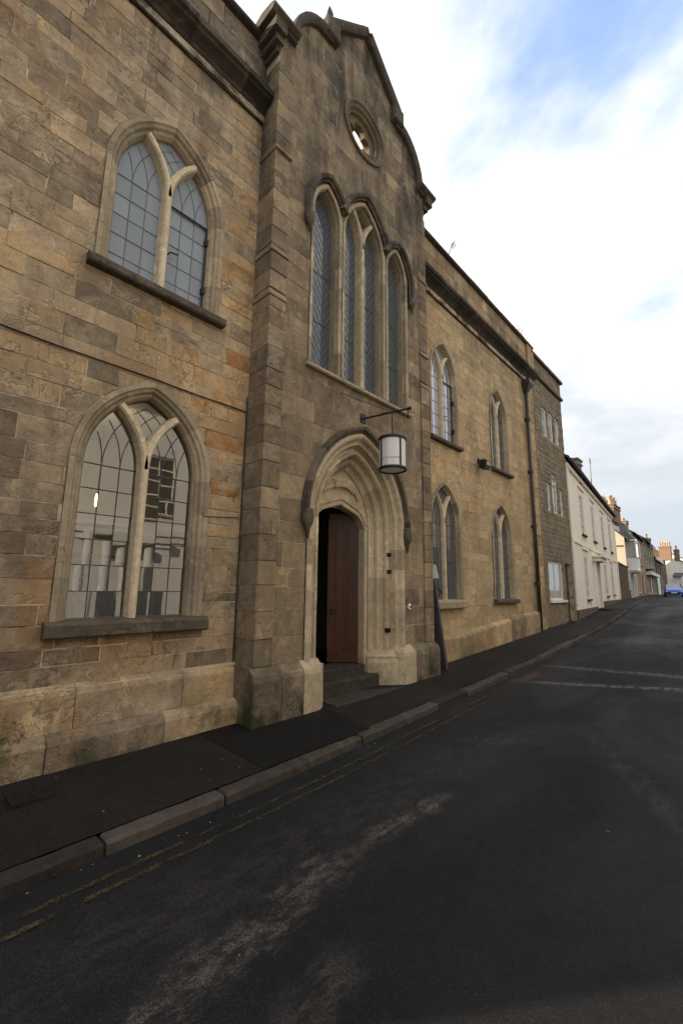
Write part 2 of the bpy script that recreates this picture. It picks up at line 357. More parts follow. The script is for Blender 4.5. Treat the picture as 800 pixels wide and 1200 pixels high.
def tag(o, label=None, cat=None, group=None, kind=None):
    if label: o['label'] = label
    if cat: o['category'] = cat
    if group: o['group'] = group
    if kind: o['kind'] = kind
    return o
def thing(name, loc, label, cat, group=None):
    o = bpy.data.objects.new(name, None); COL.objects.link(o); o.location = loc; o.empty_display_size = 0.3
    WM[o] = tuple(loc); return tag(o, label, cat, group)
def lerp(a, b, t): return a+(b-a)*t
def interp(x, pts):
    if x <= pts[0][0]: return pts[0][1]
    for (a, va), (b, vb) in zip(pts, pts[1:]):
        if x <= b: return lerp(va, vb, (x-a)/(b-a))
    return pts[-1][1]
def smooth_interp(x, pts, w=1.2):
    return (interp(x-w, pts)+2*interp(x, pts)+interp(x+w, pts))/4
GP = [(-60, -.6), (-5, -.14), (0, -.07), (3.4, -.03), (7.5, .04), (10, .16), (13.7, .36), (18, .53), (26, .8), (35, 1.0), (50, 1.15), (70, 1.2), (120, 1.25), (400, 1.25)]
G = lambda y: smooth_interp(y, GP)
KP = [(-60, 1.85), (-3, 1.68), (1, 1.62), (3, 1.60), (6, 1.43), (8.3, 1.37), (10.6, 1.37), (15.7, 1.22), (22, .74), (41, -1.3), (50, -2.0), (62, -2.75), (90, -4.5), (130, -7.0), (400, -28)]
KX = lambda y: smooth_interp(y, KP, 0.8)
FP = [(-60, 0.0), (18.3, 0.0), (50, -3.39), (90, -6.19), (130, -9.0), (400, -30)]
FX = lambda y: interp(y, FP)
FAR = [-60, -20, -8, -4, -2] + [i*0.5 for i in range(-2, 48)] + list(range(24, 64, 2)) + [66, 72, 80, 90, 100, 115, 130]

# ------------------------------------------------------------ the setting
def strip(name, m_, fa, fb, ys, nx=1):
    mb = MB(); rows = []
    for y in ys:
        a, b = Vector(fa(y)), Vector(fb(y))
        rows.append([tuple(a.lerp(b, k/nx)) for k in range(nx+1)])
    mb.rings(rows, flip=True); o = mb.build(name, m_, smooth=True); return tag(o, kind='structure')
mb = MB(); rows = []
for y in (-900, -300, -60, 0, 20, 50, 100, 300, 900, 2500):
    rows.append([(x, y, min(G(y), 1.25)-0.5) for x in (-900, -100, 0, 100, 900)])
mb.rings(rows, flip=True); tag(mb.build('ground', M['earth']), kind='structure')
road_rows = MB(); rows = []
for y in FAR:
    k = KX(y); rows.append([(k+6.5*t, y, G(y)+0.05*math.sin(math.pi*t)) for t in [i/8 for i in range(9)]])
road_rows.rings(rows, flip=True); tag(road_rows.build('road', M['road'], smooth=True), kind='structure')
strip('pavement', M['pave'], lambda y: (FX(y)-0.4, y, G(y)+0.150), lambda y: (KX(y)-0.155, y, G(y)+0.087), FAR, 3)
strip('far_pavement', M['pave'], lambda y: (KX(y)+6.62, y, G(y)+0.12), lambda y: (KX(y)+8.6, y, G(y)+0.14), FAR)
ysl = [i*0.25 for i in range(-16, 100)]
strip('yellow_line', M['yellow'], lambda y: (KX(y)+.23, y, G(y)+0.016), lambda y: (KX(y)+.27, y, G(y)+0.017), ysl)
strip('yellow_line', M['yellow'], lambda y: (KX(y)+.36, y, G(y)+0.019), lambda y: (KX(y)+.40, y, G(y)+0.020), ysl)
# black tarmac patch laid on the pavement in front of the door
mb = MB(); rows = []
for i in range(9):
    t = i/8
    rows.append([])
    for j in range(9):
        u = j/8
        x = lerp(0.05, KX(3)-0.16, u); y = lerp(2.78, lerp(4.62, 4.36, u), t)
        rows[-1].append((x, y, lerp(G(y)+0.150, G(y)+0.087, min(1, max(0, (x+0.4)/(KX(y)+0.245))))+0.005))
mb.rings(rows, flip=True); tag(mb.build('tarmac_patch', M['patch']), kind='structure')
def pz(x, y): return lerp(G(y)+0.150, G(y)+0.087, min(1, max(0, (x+0.4)/(KX(y)+0.245))))
# kerb: bed plus separate stones
kb = MB(); kb.rings([[(KX(y)-0.15, y, G(y)-0.1), (KX(y)-0.15, y, G(y)+0.04), (KX(y)-0.04, y, G(y)+0.04), (KX(y)-0.04, y, G(y)-0.1)] for y in FAR])
kerb = tag(kb.build('kerb', M['earth']), kind='structure')
y = -2.15; i = 0
while y < 66:
    L_ = rnd(0.80, 0.98) if y < 20 else 1.25
    y1 = y+L_; g = 0.012
    if abs(y-2.96) < 0.25: g = 0.035
    mb = MB(); mb.tone = (rnd(.2, .9), rnd(0, 1), rnd(0, 1)); dz_ = rnd(-0.014, 0.006); dx_ = rnd(-0.014, 0.012); rr = []
    for yy in (y+g/2, y+g/2+0.012, y+.17, y+.3, (y+y1)/2, y1-.3, y1-.17, y1-g/2-0.012, y1-g/2):
        e = 0.010 if yy in (y+g/2, y1-g/2) else 0
        k = KX(yy)+dx_; z = G(yy)+dz_+rnd(-0.003, 0.003)
        rr.append([(k-.158, yy, z-.12), (k-.158, yy, z+.083-e), (k-.148, yy, z+.090-e), (k-.035+rnd(-.008, .004), yy, z+.088-e), (k-.008+rnd(-.008, .004)-e, yy, z+.070+rnd(-.006, .004)), (k+.004-e, yy, z-.12)])
    mb.rings(rr, True, True, flip=True); mb.build('kerb_stone', M['kerb'], kerb)
    y = y1; i += 1
strip('far_kerb', M['kerb'], lambda y: (KX(y)+6.49, y, G(y)-0.02), lambda y: (KX(y)+6.50, y, G(y)+0.12), FAR)
strip('far_kerb_top', M['kerb'], lambda y: (KX(y)+6.50, y, G(y)+0.12), lambda y: (KX(y)+6.63, y, G(y)+0.122), FAR)
# manhole cover in the pavement
mh = thing('manhole_cover', (0.52, 1.1, pz(.52, 1.1)), 'small dark square access cover set in the pavement at the lower left', 'manhole cover')
mb = MB(); mb.box((0.36, 0.94, pz(.36, 1)-.01), (0.70, 1.26, pz(.7, 1.2)+.004)); mb.build('frame', M['patch'], mh)
mb = MB(); mb.box((0.385, 0.965, 0.0), (0.675, 1.235, pz(.5, 1.1)+.008))
for a in range(6):
    for b in range(6): mb.box((.40+a*.045, .98+b*.043, pz(.5, 1.1)+.0075), (.425+a*.045, 1.0+b*.043, pz(.5, 1.1)+.011))
mb.build('lid', M['pave'], mh)

# ------------------------------------------------------------ arches
class Arch:
    def __init__(s, yc, zb, zs, w, rise):
        s.yc, s.zb, s.zs, s.w = yc, zb, zs, w; s.R = (rise*rise+w*w)/(2*w)
    def pts(s, o, nseg=10, zb=None, nj=1):
        R, w = s.R-o, s.w-o; c = s.R-s.w; zb = s.zb if zb is None else zb
        a1 = math.acos(max(-1, min(1, c/R))); L = [(s.yc-w, lerp(zb, s.zs, k/nj)) for k in range(nj)]
        for i in range(nseg+1):
            a = a1*i/nseg; L.append((s.yc+c-R*math.cos(a), s.zs+R*math.sin(a)))
        Rr = [(2*s.yc-y, z) for y, z in L[:-1]][::-1]
        return L+Rr
    def half(s, z, o=0.0):
        R, w = s.R-o, s.w-o; c = s.R-s.w
        if z < s.zb: return None
        if z <= s.zs: return w
        q = R*R-(z-s.zs)**2
        if q <= c*c: return None
        return math.sqrt(q)-c
    def ztop(s, o=0.0): return s.zs+math.sqrt(max(0, (s.R-o)**2-(s.R-s.w)**2))
def sweep(mb, arch, prof, nseg=10, zb=None):
    rs = [[(x, y, z) for y, z in arch.pts(o, nseg, zb)] for o, x in prof]
    mb.rings(rs, flip=False)
def stone_sweep(arch, prof, parent, m_, name='frame_stone', nseg=12, zb=None, seg=.38, gap=.0022):
    """the moulded surround again as separate jamb stones and voussoirs lying just proud of the bed"""
    zb0 = arch.zb if zb is None else zb; nj = max(2, round((arch.zs-zb0)/seg))
    rings = [arch.pts(o, nseg, zb, nj) for o, x in prof]; N_ = len(rings[0])
    cuts = list(range(0, nj+1)); na = 4; cuts += [nj+round(nseg*k/na) for k in range(1, na)]+[nj+nseg]
    cuts += [N_-1-c for c in cuts[::-1]][1:]
    for a, b in zip(cuts, cuts[1:]):
        if b <= a: continue
        mb = MB(); mb.tone = (rnd(.1, .9), rnd(.0, 1), rnd(0, 1)); dx = rnd(.002, .007); rs = []
        for (o, x), r in zip(prof, rings):
            q = [Vector(p_) for p_ in r[a:b+1]]
            d0 = (q[1]-q[0]).normalized()*gap; d1 = (q[-2]-q[-1]).normalized()*gap; q[0] = q[0]+d0; q[-1] = q[-1]+d1
            rs.append([(x+dx, p_.x, p_.y) for p_ in q])
        mb.rings(rs); mb.build(name, M[m_], parent)
def path_stones(path, sec, parent, m_, name='voussoir', every=3):
    k = 0
    while k < len(path)-1:
        e = min(len(path)-1, k+every)
        if len(path)-1-e < 2: e = len(path)-1
        q = [Vector(p_) for p_ in path[k:e+1]]; q[0] = q[0]+(q[1]-q[0]).normalized()*.003; q[-1] = q[-1]+(q[-2]-q[-1]).normalized()*.003
        mb = MB(); mb.tone = (rnd(.1, .9), rnd(0, 1), rnd(0, 1)); dx = rnd(-.004, .006)
        path_sweep(mb, [tuple(p_) for p_ in q], [(o, x+dx) for o, x in sec]); mb.build(name, M[m_], parent); k = e
def path_sweep(mb, path, sec, closed=False):
    """path: (y,z) list, sec: (offset, x) list, offset to the left of travel"""
    n_ = len(path); rs = [[] for _ in sec]
    for i, (y, z) in enumerate(path):
        if closed: a, b = path[(i-1) % n_], path[(i+1) % n_]
        else: a, b = path[max(i-1, 0)], path[min(i+1, n_-1)]
        t = Vector((b[0]-a[0], b[1]-a[1])).normalized(); nn = Vector((-t.y, t.x))
        if not closed and 0 < i < n_-1:
            t0 = (Vector(path[i])-Vector(path[i-1])).normalized(); t1 = (Vector(path[i+1])-Vector(path[i])).normalized()
            cs = max(0.5, math.cos(t0.angle(t1, 0)/2)); nn = nn/cs
        for r, (o, x) in zip(rs, sec): r.append((x, y+nn.x*o, z+nn.y*o))
    if closed:
        rs = [r+[r[0]] for r in rs]
    mb.rings(rs)
    if not closed:
        mb.f.append([len(mb.v)-len(path)*(len(sec)-k) for k in range(len(sec))])
        mb.f.append([len(mb.v)-len(path)*(len(sec)-k)+len(path)-1 for k in range(len(sec))][::-1])

class Circle:
    def __init__(s, yc, zc, r): s.yc, s.zc, s.r, s.zb = yc, zc, r, zc-r
    def half(s, z, o=0):
        q = s.r**2-(z-s.zc)**2
        return math.sqrt(q) if q > 1e-4 else None
    def ztop(s, o=0): return s.zc+s.r
    def pts(s, o, nseg=10, zb=None):
        return [(s.yc+(s.r-o)*math.cos(a*math.pi/16), s.zc+(s.r-o)*math.sin(a*math.pi/16)) for a in range(32)]

def backing(mb, outline, holes, x):
    loops = [[Vector((y, z, 0)) for y, z in outline]]+[[Vector((y, z, 0)) for y, z in h] for h in holes]
    flat = [p for l in loops for p in l]
    idx = [mb.vert((x, p.x, p.y)) for p in flat]
    for t in tessellate_polygon(loops):
        a, b, c = [flat[k] for k in t]
        cr = (b.x-a.x)*(c.y-a.y)-(b.y-a.y)*(c.x-a.x)
        t = t if cr > 0 else t[::-1]
        mb.f.append([idx[k] for k in t])

# stones: laid in courses, cut to openings and outline. Collected first; the largest in view become single objects
STONES = []
def lay(y0, y1, z0, z1, x0, holes, parent, mname, hrange=(.22, .32), lrange=(.35, .8), joint=0.010, jit=0.004, proud=(0.0, 0.012),
        hw=None, depth=0.05, hue=None, val=None, courses=None, bev=0.006, split=0.0):
    z = z0; cs = list(courses) if courses else None; row = 0
    while z < z1-0.05:
        hgt = cs.pop(0) if cs else rnd(*hrange)
        if z+hgt > z1-0.12: hgt = z1-z
        za, zb_ = z+joint/2, z+hgt-joint/2
        y = y0-(rnd(0.1, 0.4) if row % 2 else 0)
        edges = [y0]
        yy = y0+rnd(lrange[0]*0.5, lrange[1])
        while yy < y1-lrange[0]*0.6: edges.append(yy); yy += rnd(*lrange)
        edges.append(y1)
        for a, b in zip(edges, edges[1:]):
            big = hw or any(h.zb < zb_ and h.ztop() > za and h.yc-h_w(h) < b and h.yc+h_w(h) > a for h in holes)
            K = 7 if big else 2
            zs = [lerp(za, zb_, k/(K-1)) for k in range(K)]
            jl, jr = rnd(-jit, jit), rnd(-jit, jit); jt, jb_ = rnd(-jit, jit)*.6, rnd(-jit, jit)*.6
            pieces = [([a+joint/2+jl]*K, [b-joint/2+jr]*K)]
            if K == 2 and split and hgt > .235 and rnd(0, 1) < split:      # two thin stones instead of one
                zm = lerp(za, zb_, rnd(.42, .58))
                for q0, q1 in ((za, zm-joint/2), (zm+joint/2, zb_)):
                    cy, cz = (a+b)/2, (q0+q1)/2
                    STONES.append(dict(L=[a+joint/2+jl]*2, R=[b-joint/2+jr]*2, Z=[q0, q1], x0=x0, pr=rnd(*proud), parent=parent, m=mname, depth=depth, bev=bev,
                                       tone=(val(cy, cz) if val else rnd(0, 1), min(1, max(0, hue(cy, cz) if hue else rnd(0, 1))), rnd(0, 1))))
                continue
            if hw:
                yc, fn = hw
                pieces = [([max(l, yc-(fn(q) or -9)) for l, q in zip(L, zs)], [min(r, yc+(fn(q) or -9)) for r, q in zip(R, zs)]) for L, R in pieces]
            for h in holes:
                if not (h.zb < zb_ and h.ztop() > za): continue
                new = []
                for L, R in pieces:
                    cut = [h.half(q) if h.zb-0.001 <= q else None for q in zs]
                    if all(c is None or L[k] >= h.yc+c+.008 or R[k] <= h.yc-c-.008 for k, c in enumerate(cut)):
                        new.append((L, R)); continue
                    hl = [h.yc-(c+.006 if c is not None else 0.004) for c in cut]; hr = [h.yc+(c+.006 if c is not None else 0.004) for c in cut]
                    new.append((L, [min(r, q) for r, q in zip(R, hl)])); new.append(([max(l, q) for l, q in zip(L, hr)], R))
                pieces = new
            for L, R in pieces:
                run = []; runs = []
                for k in range(K):
                    if R[k]-L[k] > 0.02: run.append(k)
                    else:
                        if len(run) > 1: runs.append(run)
                        run = []
                if len(run) > 1: runs.append(run)
                for run in runs:
                    Z = [zs[k]+(jb_ if k == 0 else jt if k == K-1 else 0) for k in run]
                    LL = [L[k] for k in run]; RR = [R[k] for k in run]
                    if Z[-1]-Z[0] < 0.03: continue
                    cy, cz = (LL[0]+RR[-1])/2, (Z[0]+Z[-1])/2
                    st = dict(L=LL, R=RR, Z=Z, x0=x0, pr=rnd(*proud), parent=parent, m=mname, depth=depth, bev=bev)
                    hu = hue(cy, cz) if hue else rnd(0, 1)
                    va = val(cy, cz) if val else rnd(0, 1)
                    st['tone'] = (va, min(1, max(0, hu)), rnd(0, 1)); STONES.append(st)
        z += hgt; row += 1
def h_w(h): return h.w if isinstance(h, Arch) else h.r
def stone_geo(mb, s):
    x = s['x0']+s['pr']; b = s['bev']; L, R, Z = s['L'], s['R'], s['Z']; K = len(Z); mb.tone = s['tone']
    Zi = [min(max(z, Z[0]+b), Z[-1]-b) for z in Z]
    def ring(xx, Ls, Rs, Zs): return [(xx, l, z) for l, z in zip(Ls, Zs)]+[(xx, r, z) for r, z in zip(Rs[::-1], Zs[::-1])]
    Li = [min(l+b, (l+r)/2) for l, r in zip(L, R)]; Ri = [max(r-b, (l+r)/2) for l, r in zip(L, R)]
    mb.rings([ring(x-s['depth'], L, R, Z), ring(x-b*0.9, L, R, Z)], True)
    base = len(mb.v)-2*K
    inner = [mb.vert(p) for p in ring(x, Li, Ri, Zi)]
    n2 = 2*K
    for k in range(n2):
        k2 = (k+1) % n2; mb.f.append([base+k, base+k2, inner[k2], inner[k]])
    for k in range(K-1): mb.f.append([inner[k], inner[k+1], inner[n2-2-k], inner[n2-1-k]])
# ------------------------------------------------------------ the stone hall
hall = thing('stone_hall', (0, 5.4, 0.15), 'long weathered golden stone hall with pointed windows and a tall gabled entrance bay', 'building')
YC = 5.43
A_UL = Arch(2.00, 5.36, 6.74, 0.78, 1.10); A_LL = Arch(2.02, 1.38, 3.06, 0.80, 1.08)
A_U1 = Arch(8.87, 5.20, 6.80, 0.66, 0.98); A_U2 = Arch(12.02, 5.12, 6.72, 0.62, 0.94)
A_L1 = Arch(8.81, 1.50, 3.22, 0.70, 0.98); A_L2 = Arch(11.88, 1.50, 3.20, 0.68, 0.95)
A_T1 = Arch(4.47, 5.17, 7.95, 0.36, 0.62); A_T2 = Arch(5.45, 5.17, 7.95, 0.60, 0.98); A_T3 = Arch(6.43, 5.17, 7.95, 0.36, 0.62)
A_D = Arch(5.37, -0.1, 2.80, 1.17, 1.52)
ROSE = Circle(YC, 10.50, 0.57)
TX = 0.38
wallL = None
# --- backing walls
mb = MB(); backing(mb, [(-3, -.6), (3.36, -.6), (3.36, 10.56), (-3, 10.56)], [a.pts(.06, 10) for a in (A_UL, A_LL)], -0.0035)
wallL = mb.build('wall', M['mortar'], hall)
mb = MB(); backing(mb, [(7.49, -.6), (14.9, -.6), (14.9, 10.24), (7.49, 10.24)], [a.pts(.05, 10) for a in (A_U1, A_U2, A_L1, A_L2)], -0.003)
wallR = mb.build('wall', M['mortar'], hall)
def gable_hw(z):
    if z <= 10.62: return 2.08
    if z <= 11.60: return 1.06+0.76*math.sqrt(max(0, 1-((z-10.62)/1.0)**2))
    if z <= 11.92: return 1.0
    if z <= 12.80: return 1.0*(12.86-z)/0.94
    return None
half = [(gable_hw(z), z) for z in (10.62,)]+[(gable_hw(10.621+0.98*math.sin(k*math.pi/16)), 10.621+0.98*math.sin(k*math.pi/16)) for k in range(9)]+[(1.0, 11.61), (1.0, 11.92)]
GO = [(YC-2.08, -.6), (YC+2.08, -.6)]+[(YC+d_, z) for d_, z in half]+[(YC, 12.83)]+[(YC-d_, z) for d_, z in half[::-1]]
mb = MB(); holes = [A_T1.pts(.04), A_T2.pts(.04), A_T3.pts(.04), A_D.pts(.03), ROSE.pts(0.02)]
backing(mb, GO, holes, TX-0.003)
back = MB(); backing(mb, GO[2:]+[(YC-2.08, 9.3), (YC+2.08, 9.3)], [ROSE.pts(0.02)], 0.09)
n_ = len(GO)
for k in range(n_):
    a, b = GO[k], GO[(k+1) % n_]
    xb = .09 if min(a[1], b[1]) > 9 else -.06; mb.face([(TX-.005, a[0], a[1]), (xb, a[0], a[1]), (xb, b[0], b[1]), (TX-.005, b[0], b[1])])
wallT = mb.build('tower_wall', M['mortar'], hall)

# --- stones
def hueL(y, z):
    h = rnd(.12, .58)
    h += 0.42*math.exp(-((z-4.4)/0.9)**2)*rnd(0, 1)
    h += 0.50*math.exp(-((y-3.2)/0.35)**2)*rnd(0, 1)*(1 if z > 3 else .4)
    if 4.3 < z < 5.2 and rnd(0, 1) < .25: h += .3
    if z < 4.0 and y < 1.3: h -= rnd(0, .35)
    return h
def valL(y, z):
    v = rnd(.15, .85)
    if 0.75 < z < 1.26 and 1.45 < y < 2.9: v = rnd(.9, 1.2)  # clean pale stone below the sill, with bounced sunlight also put into its tone
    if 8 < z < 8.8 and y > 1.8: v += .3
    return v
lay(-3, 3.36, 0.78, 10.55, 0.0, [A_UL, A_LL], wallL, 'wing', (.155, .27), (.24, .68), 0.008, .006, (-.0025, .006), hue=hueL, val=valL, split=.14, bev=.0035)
lay(-3, 3.36, 9.52, 10.55, 0.03, [], wallL, 'wing', (.30, .36), (.5, .9), 0.008, hue=lambda y, z: rnd(0, .45))
def hueT(y, z): return rnd(.15, .65)+(0.2 if z < 3.2 and rnd(0, 1) < .3 else 0)
def valT(y, z):
    v = rnd(.1, .8)
    if y > 6.9 and 3.0 < z < 6: v += .15
    return v
lay(YC-2.08, YC+2.08, 0.76, 12.8, TX, [A_T1, A_T2, A_T3, A_D, ROSE], wallT, 'tower', (.25, .36), (.40, .98), 0.007, .003, (-.001, .003), bev=.0025, hw=(YC, gable_hw), depth=.09, hue=hueT, val=valT)
# quoin strips at the corners of the tower
for ya, yb in ((YC-2.10, YC-1.80), (YC+1.80, YC+2.10)):
    lay(ya, yb, 0.76, 5.86, TX+.035, [], wallT, 'tower', (.25, .36), (.4, .5), .006, .002, depth=.42, hue=hueT, val=valT)
    lay(ya, yb, 6.00, 6.58, TX+.020, [], wallT, 'tower', (.27, .30), (.4, .5), .006, .002, depth=.40, hue=hueT, val=valT)
    lay(ya, yb, 6.72, 10.0, TX+.008, [], wallT, 'tower', (.25, .36), (.4, .5), .006, .002, depth=.39, hue=hueT, val=valT)
    for zz, h_ in ((5.87, .10), (6.59, .09), (8.35, .09)):
        mb = MB(); mb.rings([[(-.01, q, zz), (TX+.045, q, zz), (TX+.045, q, zz+.03), (TX+.012, q, zz+h_), (-.01, q, zz+h_)] for q in (ya-.008, yb+.008)], True, True)
        mb.tone = (.5, .5, .5); mb.build('offset_moulding', M['tower'], hall)
def hueR(y, z): return rnd(.28, .68)+.2*math.exp(-((z-4.6)/1.2)**2)*rnd(0, 1)
lay(7.49, 14.36, .66, 8.80, 0.0, [A_U1, A_U2, A_L1, A_L2], wallR, 'buff', (.17, .27), (.26, .7), 0.009, .005, (-.001, .004), bev=.003, hue=hueR, val=lambda y, z: rnd(.35, .9), split=.1)
lay(7.49, 14.6, 9.18, 10.24, 0.03, [], wallR, 'buff', (.30, .36), (.5, .9), 0.008, hue=lambda y, z: rnd(.1, .5))
lay(14.36, 14.92, .3, 8.80, 0.035, [], wallR, 'buff', (.28, .36), (.6, .7), 0.006, hue=lambda y, z: rnd(.4, .8), depth=.1)

# choose the 300 that show largest as objects; the rest is one mass per material
def wclip(s):
    cy = (s['L'][0]+s['R'][-1])/2; cz = (s['Z'][0]+s['Z'][-1])/2
    v = CR.transposed() @ (Vector((s['x0'], cy, cz))-CAMP)
    if v.z > -0.2: return 0
    px, py = v.x/-v.z, v.y/-v.z
    if abs(px) > .80 or abs(py) > 1.19: return 0
    w_ = sum(r-l for l, r in zip(s['L'], s['R']))/len(s['Z'])
    dv = Vector((s['x0'], cy, cz))-CAMP
    return w_*(s['Z'][-1]-s['Z'][0])*abs(dv.x)/dv.length/(v.z**2)
STONES.sort(key=wclip, reverse=True)
rest = {}
NST = 300
for k, s in enumerate(STONES):
    if k < NST:
        mb = MB(); stone_geo(mb, s); mb.build('stone', M[s['m']], s['parent'])
    else:
        stone_geo(rest.setdefault(s['m'], MB()), s)
for i_, (k, mb) in enumerate(rest.items()):
    tag(mb.build('stonework', M[k], hall), kind='stuff')

# --- plinths
def plinth(y0, y1, prof_fn, parent, m_='wing', ls=(.6, 1.15), tone=None):
    y = y0
    while y < y1-.05:
        L_ = rnd(*ls); b = y+L_
        if y1-b < .3: b = y1
        mb = MB(); mb.tone = (rnd(.1, .9), rnd(.0, .7), rnd(0, 1)); dx = rnd(-.008, .010)
        rs = []
        for q, e in ((y+.003, .005), (y+.012, 0), (b-.012, 0), (b-.003, .005)):
            rs.append([(x+dx-e if x > -.05 else x, q, z) for x, z in prof_fn(q)])
        mb.rings(rs, True, True); mb.build('plinth_stone', M[m_], parent)
        y = b
pb = MB(); pb.box((-.1, -3, -.5), (.15, 3.36, .30)); pb.box((-.1, -3, .30), (.07, 3.36, .76)); pl1 = pb.build('plinth', M['mortar'], hall)
plinth(-3, 3.36, lambda q: [(-.1, -.35), (.200, -.35), (.205, .30), (.185, .345), (.115, .385), (-.1, .385)], pl1)
plinth(-3, 3.36, lambda q: [(-.1, .387), (.100, .387), (.102, .70), (.085, .745), (.012, .79), (-.1, .79)], pl1)
pb = MB(); pb.box((-.1, 7.6, -.5), (.06, 14.36, .62)); pl2 = pb.build('plinth', M['mortar'], hall)
zt = lambda q: interp(q, [(7.5, .74), (9.4, .74), (9.5, .78), (13.7, 1.10), (14.4, 1.10)])
plinth(7.52, 14.36, lambda q: [(-.1, G(q)-.2), (.105, G(q)-.2), (.105, zt(q)-.06), (.085, zt(q)-.02), (.01, zt(q)+.02), (-.1, zt(q)+.02)], pl2, 'buff')
def hueP(q): return 0
pb = MB(); pb.box((-.1, 3.30, -.5), (.46, 4.50, .70)); pb.box((-.1, 6.42, -.5), (.46, 7.55, .70)); pl3 = pb.build('plinth', M['mortar'], hall)
tp = lambda q: [(-.1, -.3), (.515, -.3), (.515, .60), (.50, .66), (.47, .70), (.425, .74), (.40, .765), (-.1, .765)]
plinth(3.28, 4.10, tp, pl3, 'tower', (.4, .45)); plinth(6.75, 7.56, tp, pl3, 'tower', (.4, .45))
# rounded plinth blocks either side of the doorway
for ya, yb, sgn in ((4.10, 4.60, 1), (6.28, 6.75, -1)):
    mb = MB(); mb.tone = (.8, .7, rnd(0, 1)); rs = []
    for q in [k/7 for k in range(8)]:
        yy = lerp(ya, yb, q) if sgn > 0 else lerp(yb, ya, q)
        pull = 0.13*(1-math.sqrt(max(0, 1-max(0, (q-.45)/.55)**2)))
        rs.append([(x-pull*2.2 if x > 0 else x, yy, z-(pull*.3 if z > .5 else 0)) for x, z in tp(0)])
    mb.rings(rs, True, True, flip=sgn < 0); mb.build('plinth_stone', M['dress'], pl3)

# --- cornices, coping, string
def run_mould(name, prof, y0, y1, m_, seg, parent=hall, dz=0.004):
    base = None; y = y0
    pm = MB(); xs = [p[0] for p in prof]; zs_ = [p[1] for p in prof]
    pm.box((-.12, y0, min(zs_)+.02), (min(.06, max(xs)-.03), y1, max(zs_)-.02)); base = pm.build(name, M['mortar'], parent)
    while y < y1-.02:
        b = min(y1, y+rnd(seg*.85, seg*1.15));
        if y1-b < seg*.4: b = y1
        mb = MB(); mb.tone = (rnd(.1, .9), rnd(0, .8), rnd(0, 1)); dx, dzz = rnd(-.006, .006), rnd(-dz, dz)
        mb.rings([[(x+dx, q, z+dzz) for x, z in prof] for q in (y+.003, b-.003)], True, True)
        mb.build(name+'_stone', M[m_], base); y = b
def corn(z, h_): return [(-.1, z), (.035, z), (.035, z+.28*h_), (.08, z+.30*h_), (.10, z+.42*h_), (.16, z+.52*h_), (.245, z+.60*h_), (.255, z+.66*h_), (.30, z+.70*h_), (.30, z+.90*h_), (.27, z+.95*h_), (.03, z+1.08*h_), (-.1, z+1.1*h_)]
run_mould('cornice', corn(9.06, .44), -3, 3.33, 'soot', .95)
run_mould('cornice', corn(8.76, .46), 7.54, 14.95, 'soot', .95)
def cop(z): return [(-.35, z), (.10, z), (.135, z+.02), (.135, z+.07), (.10, z+.10), (-.35, z+.13)]
run_mould('coping', cop(10.56), -3, 3.33, 'dark', 1.0)
run_mould('coping', cop(10.24), 7.54, 15.1, 'dark', 1.0)
mb = MB(); mb.bbox((-.3, 14.55, 9.15), (.10, 15.12, 10.24)); mb.build('parapet_pier', M['buff'], hall)
# thin dark wires on the left wing
mb = MB(); mb.tube([(.016, q*.5, 4.18+.006*math.sin(q*2.1)) for q in range(-6, 7)]+[(.016, 3.33, 4.18)], .0085, 5); mb.build('wall_cable', M['iron'], hall)
mb = MB(); mb.tube([(.022, 2.75, 2.66), (.022, 2.76, 2.61), (.02, 3.28, 2.66)], .006, 5); mb.build('wall_cable', M['iron'], hall)
mb = MB(); mb.tube([(.02, 3.31, .8), (.025, 3.31, 4.4)], .008, 5); mb.build('wall_cable', M['iron'], hall)

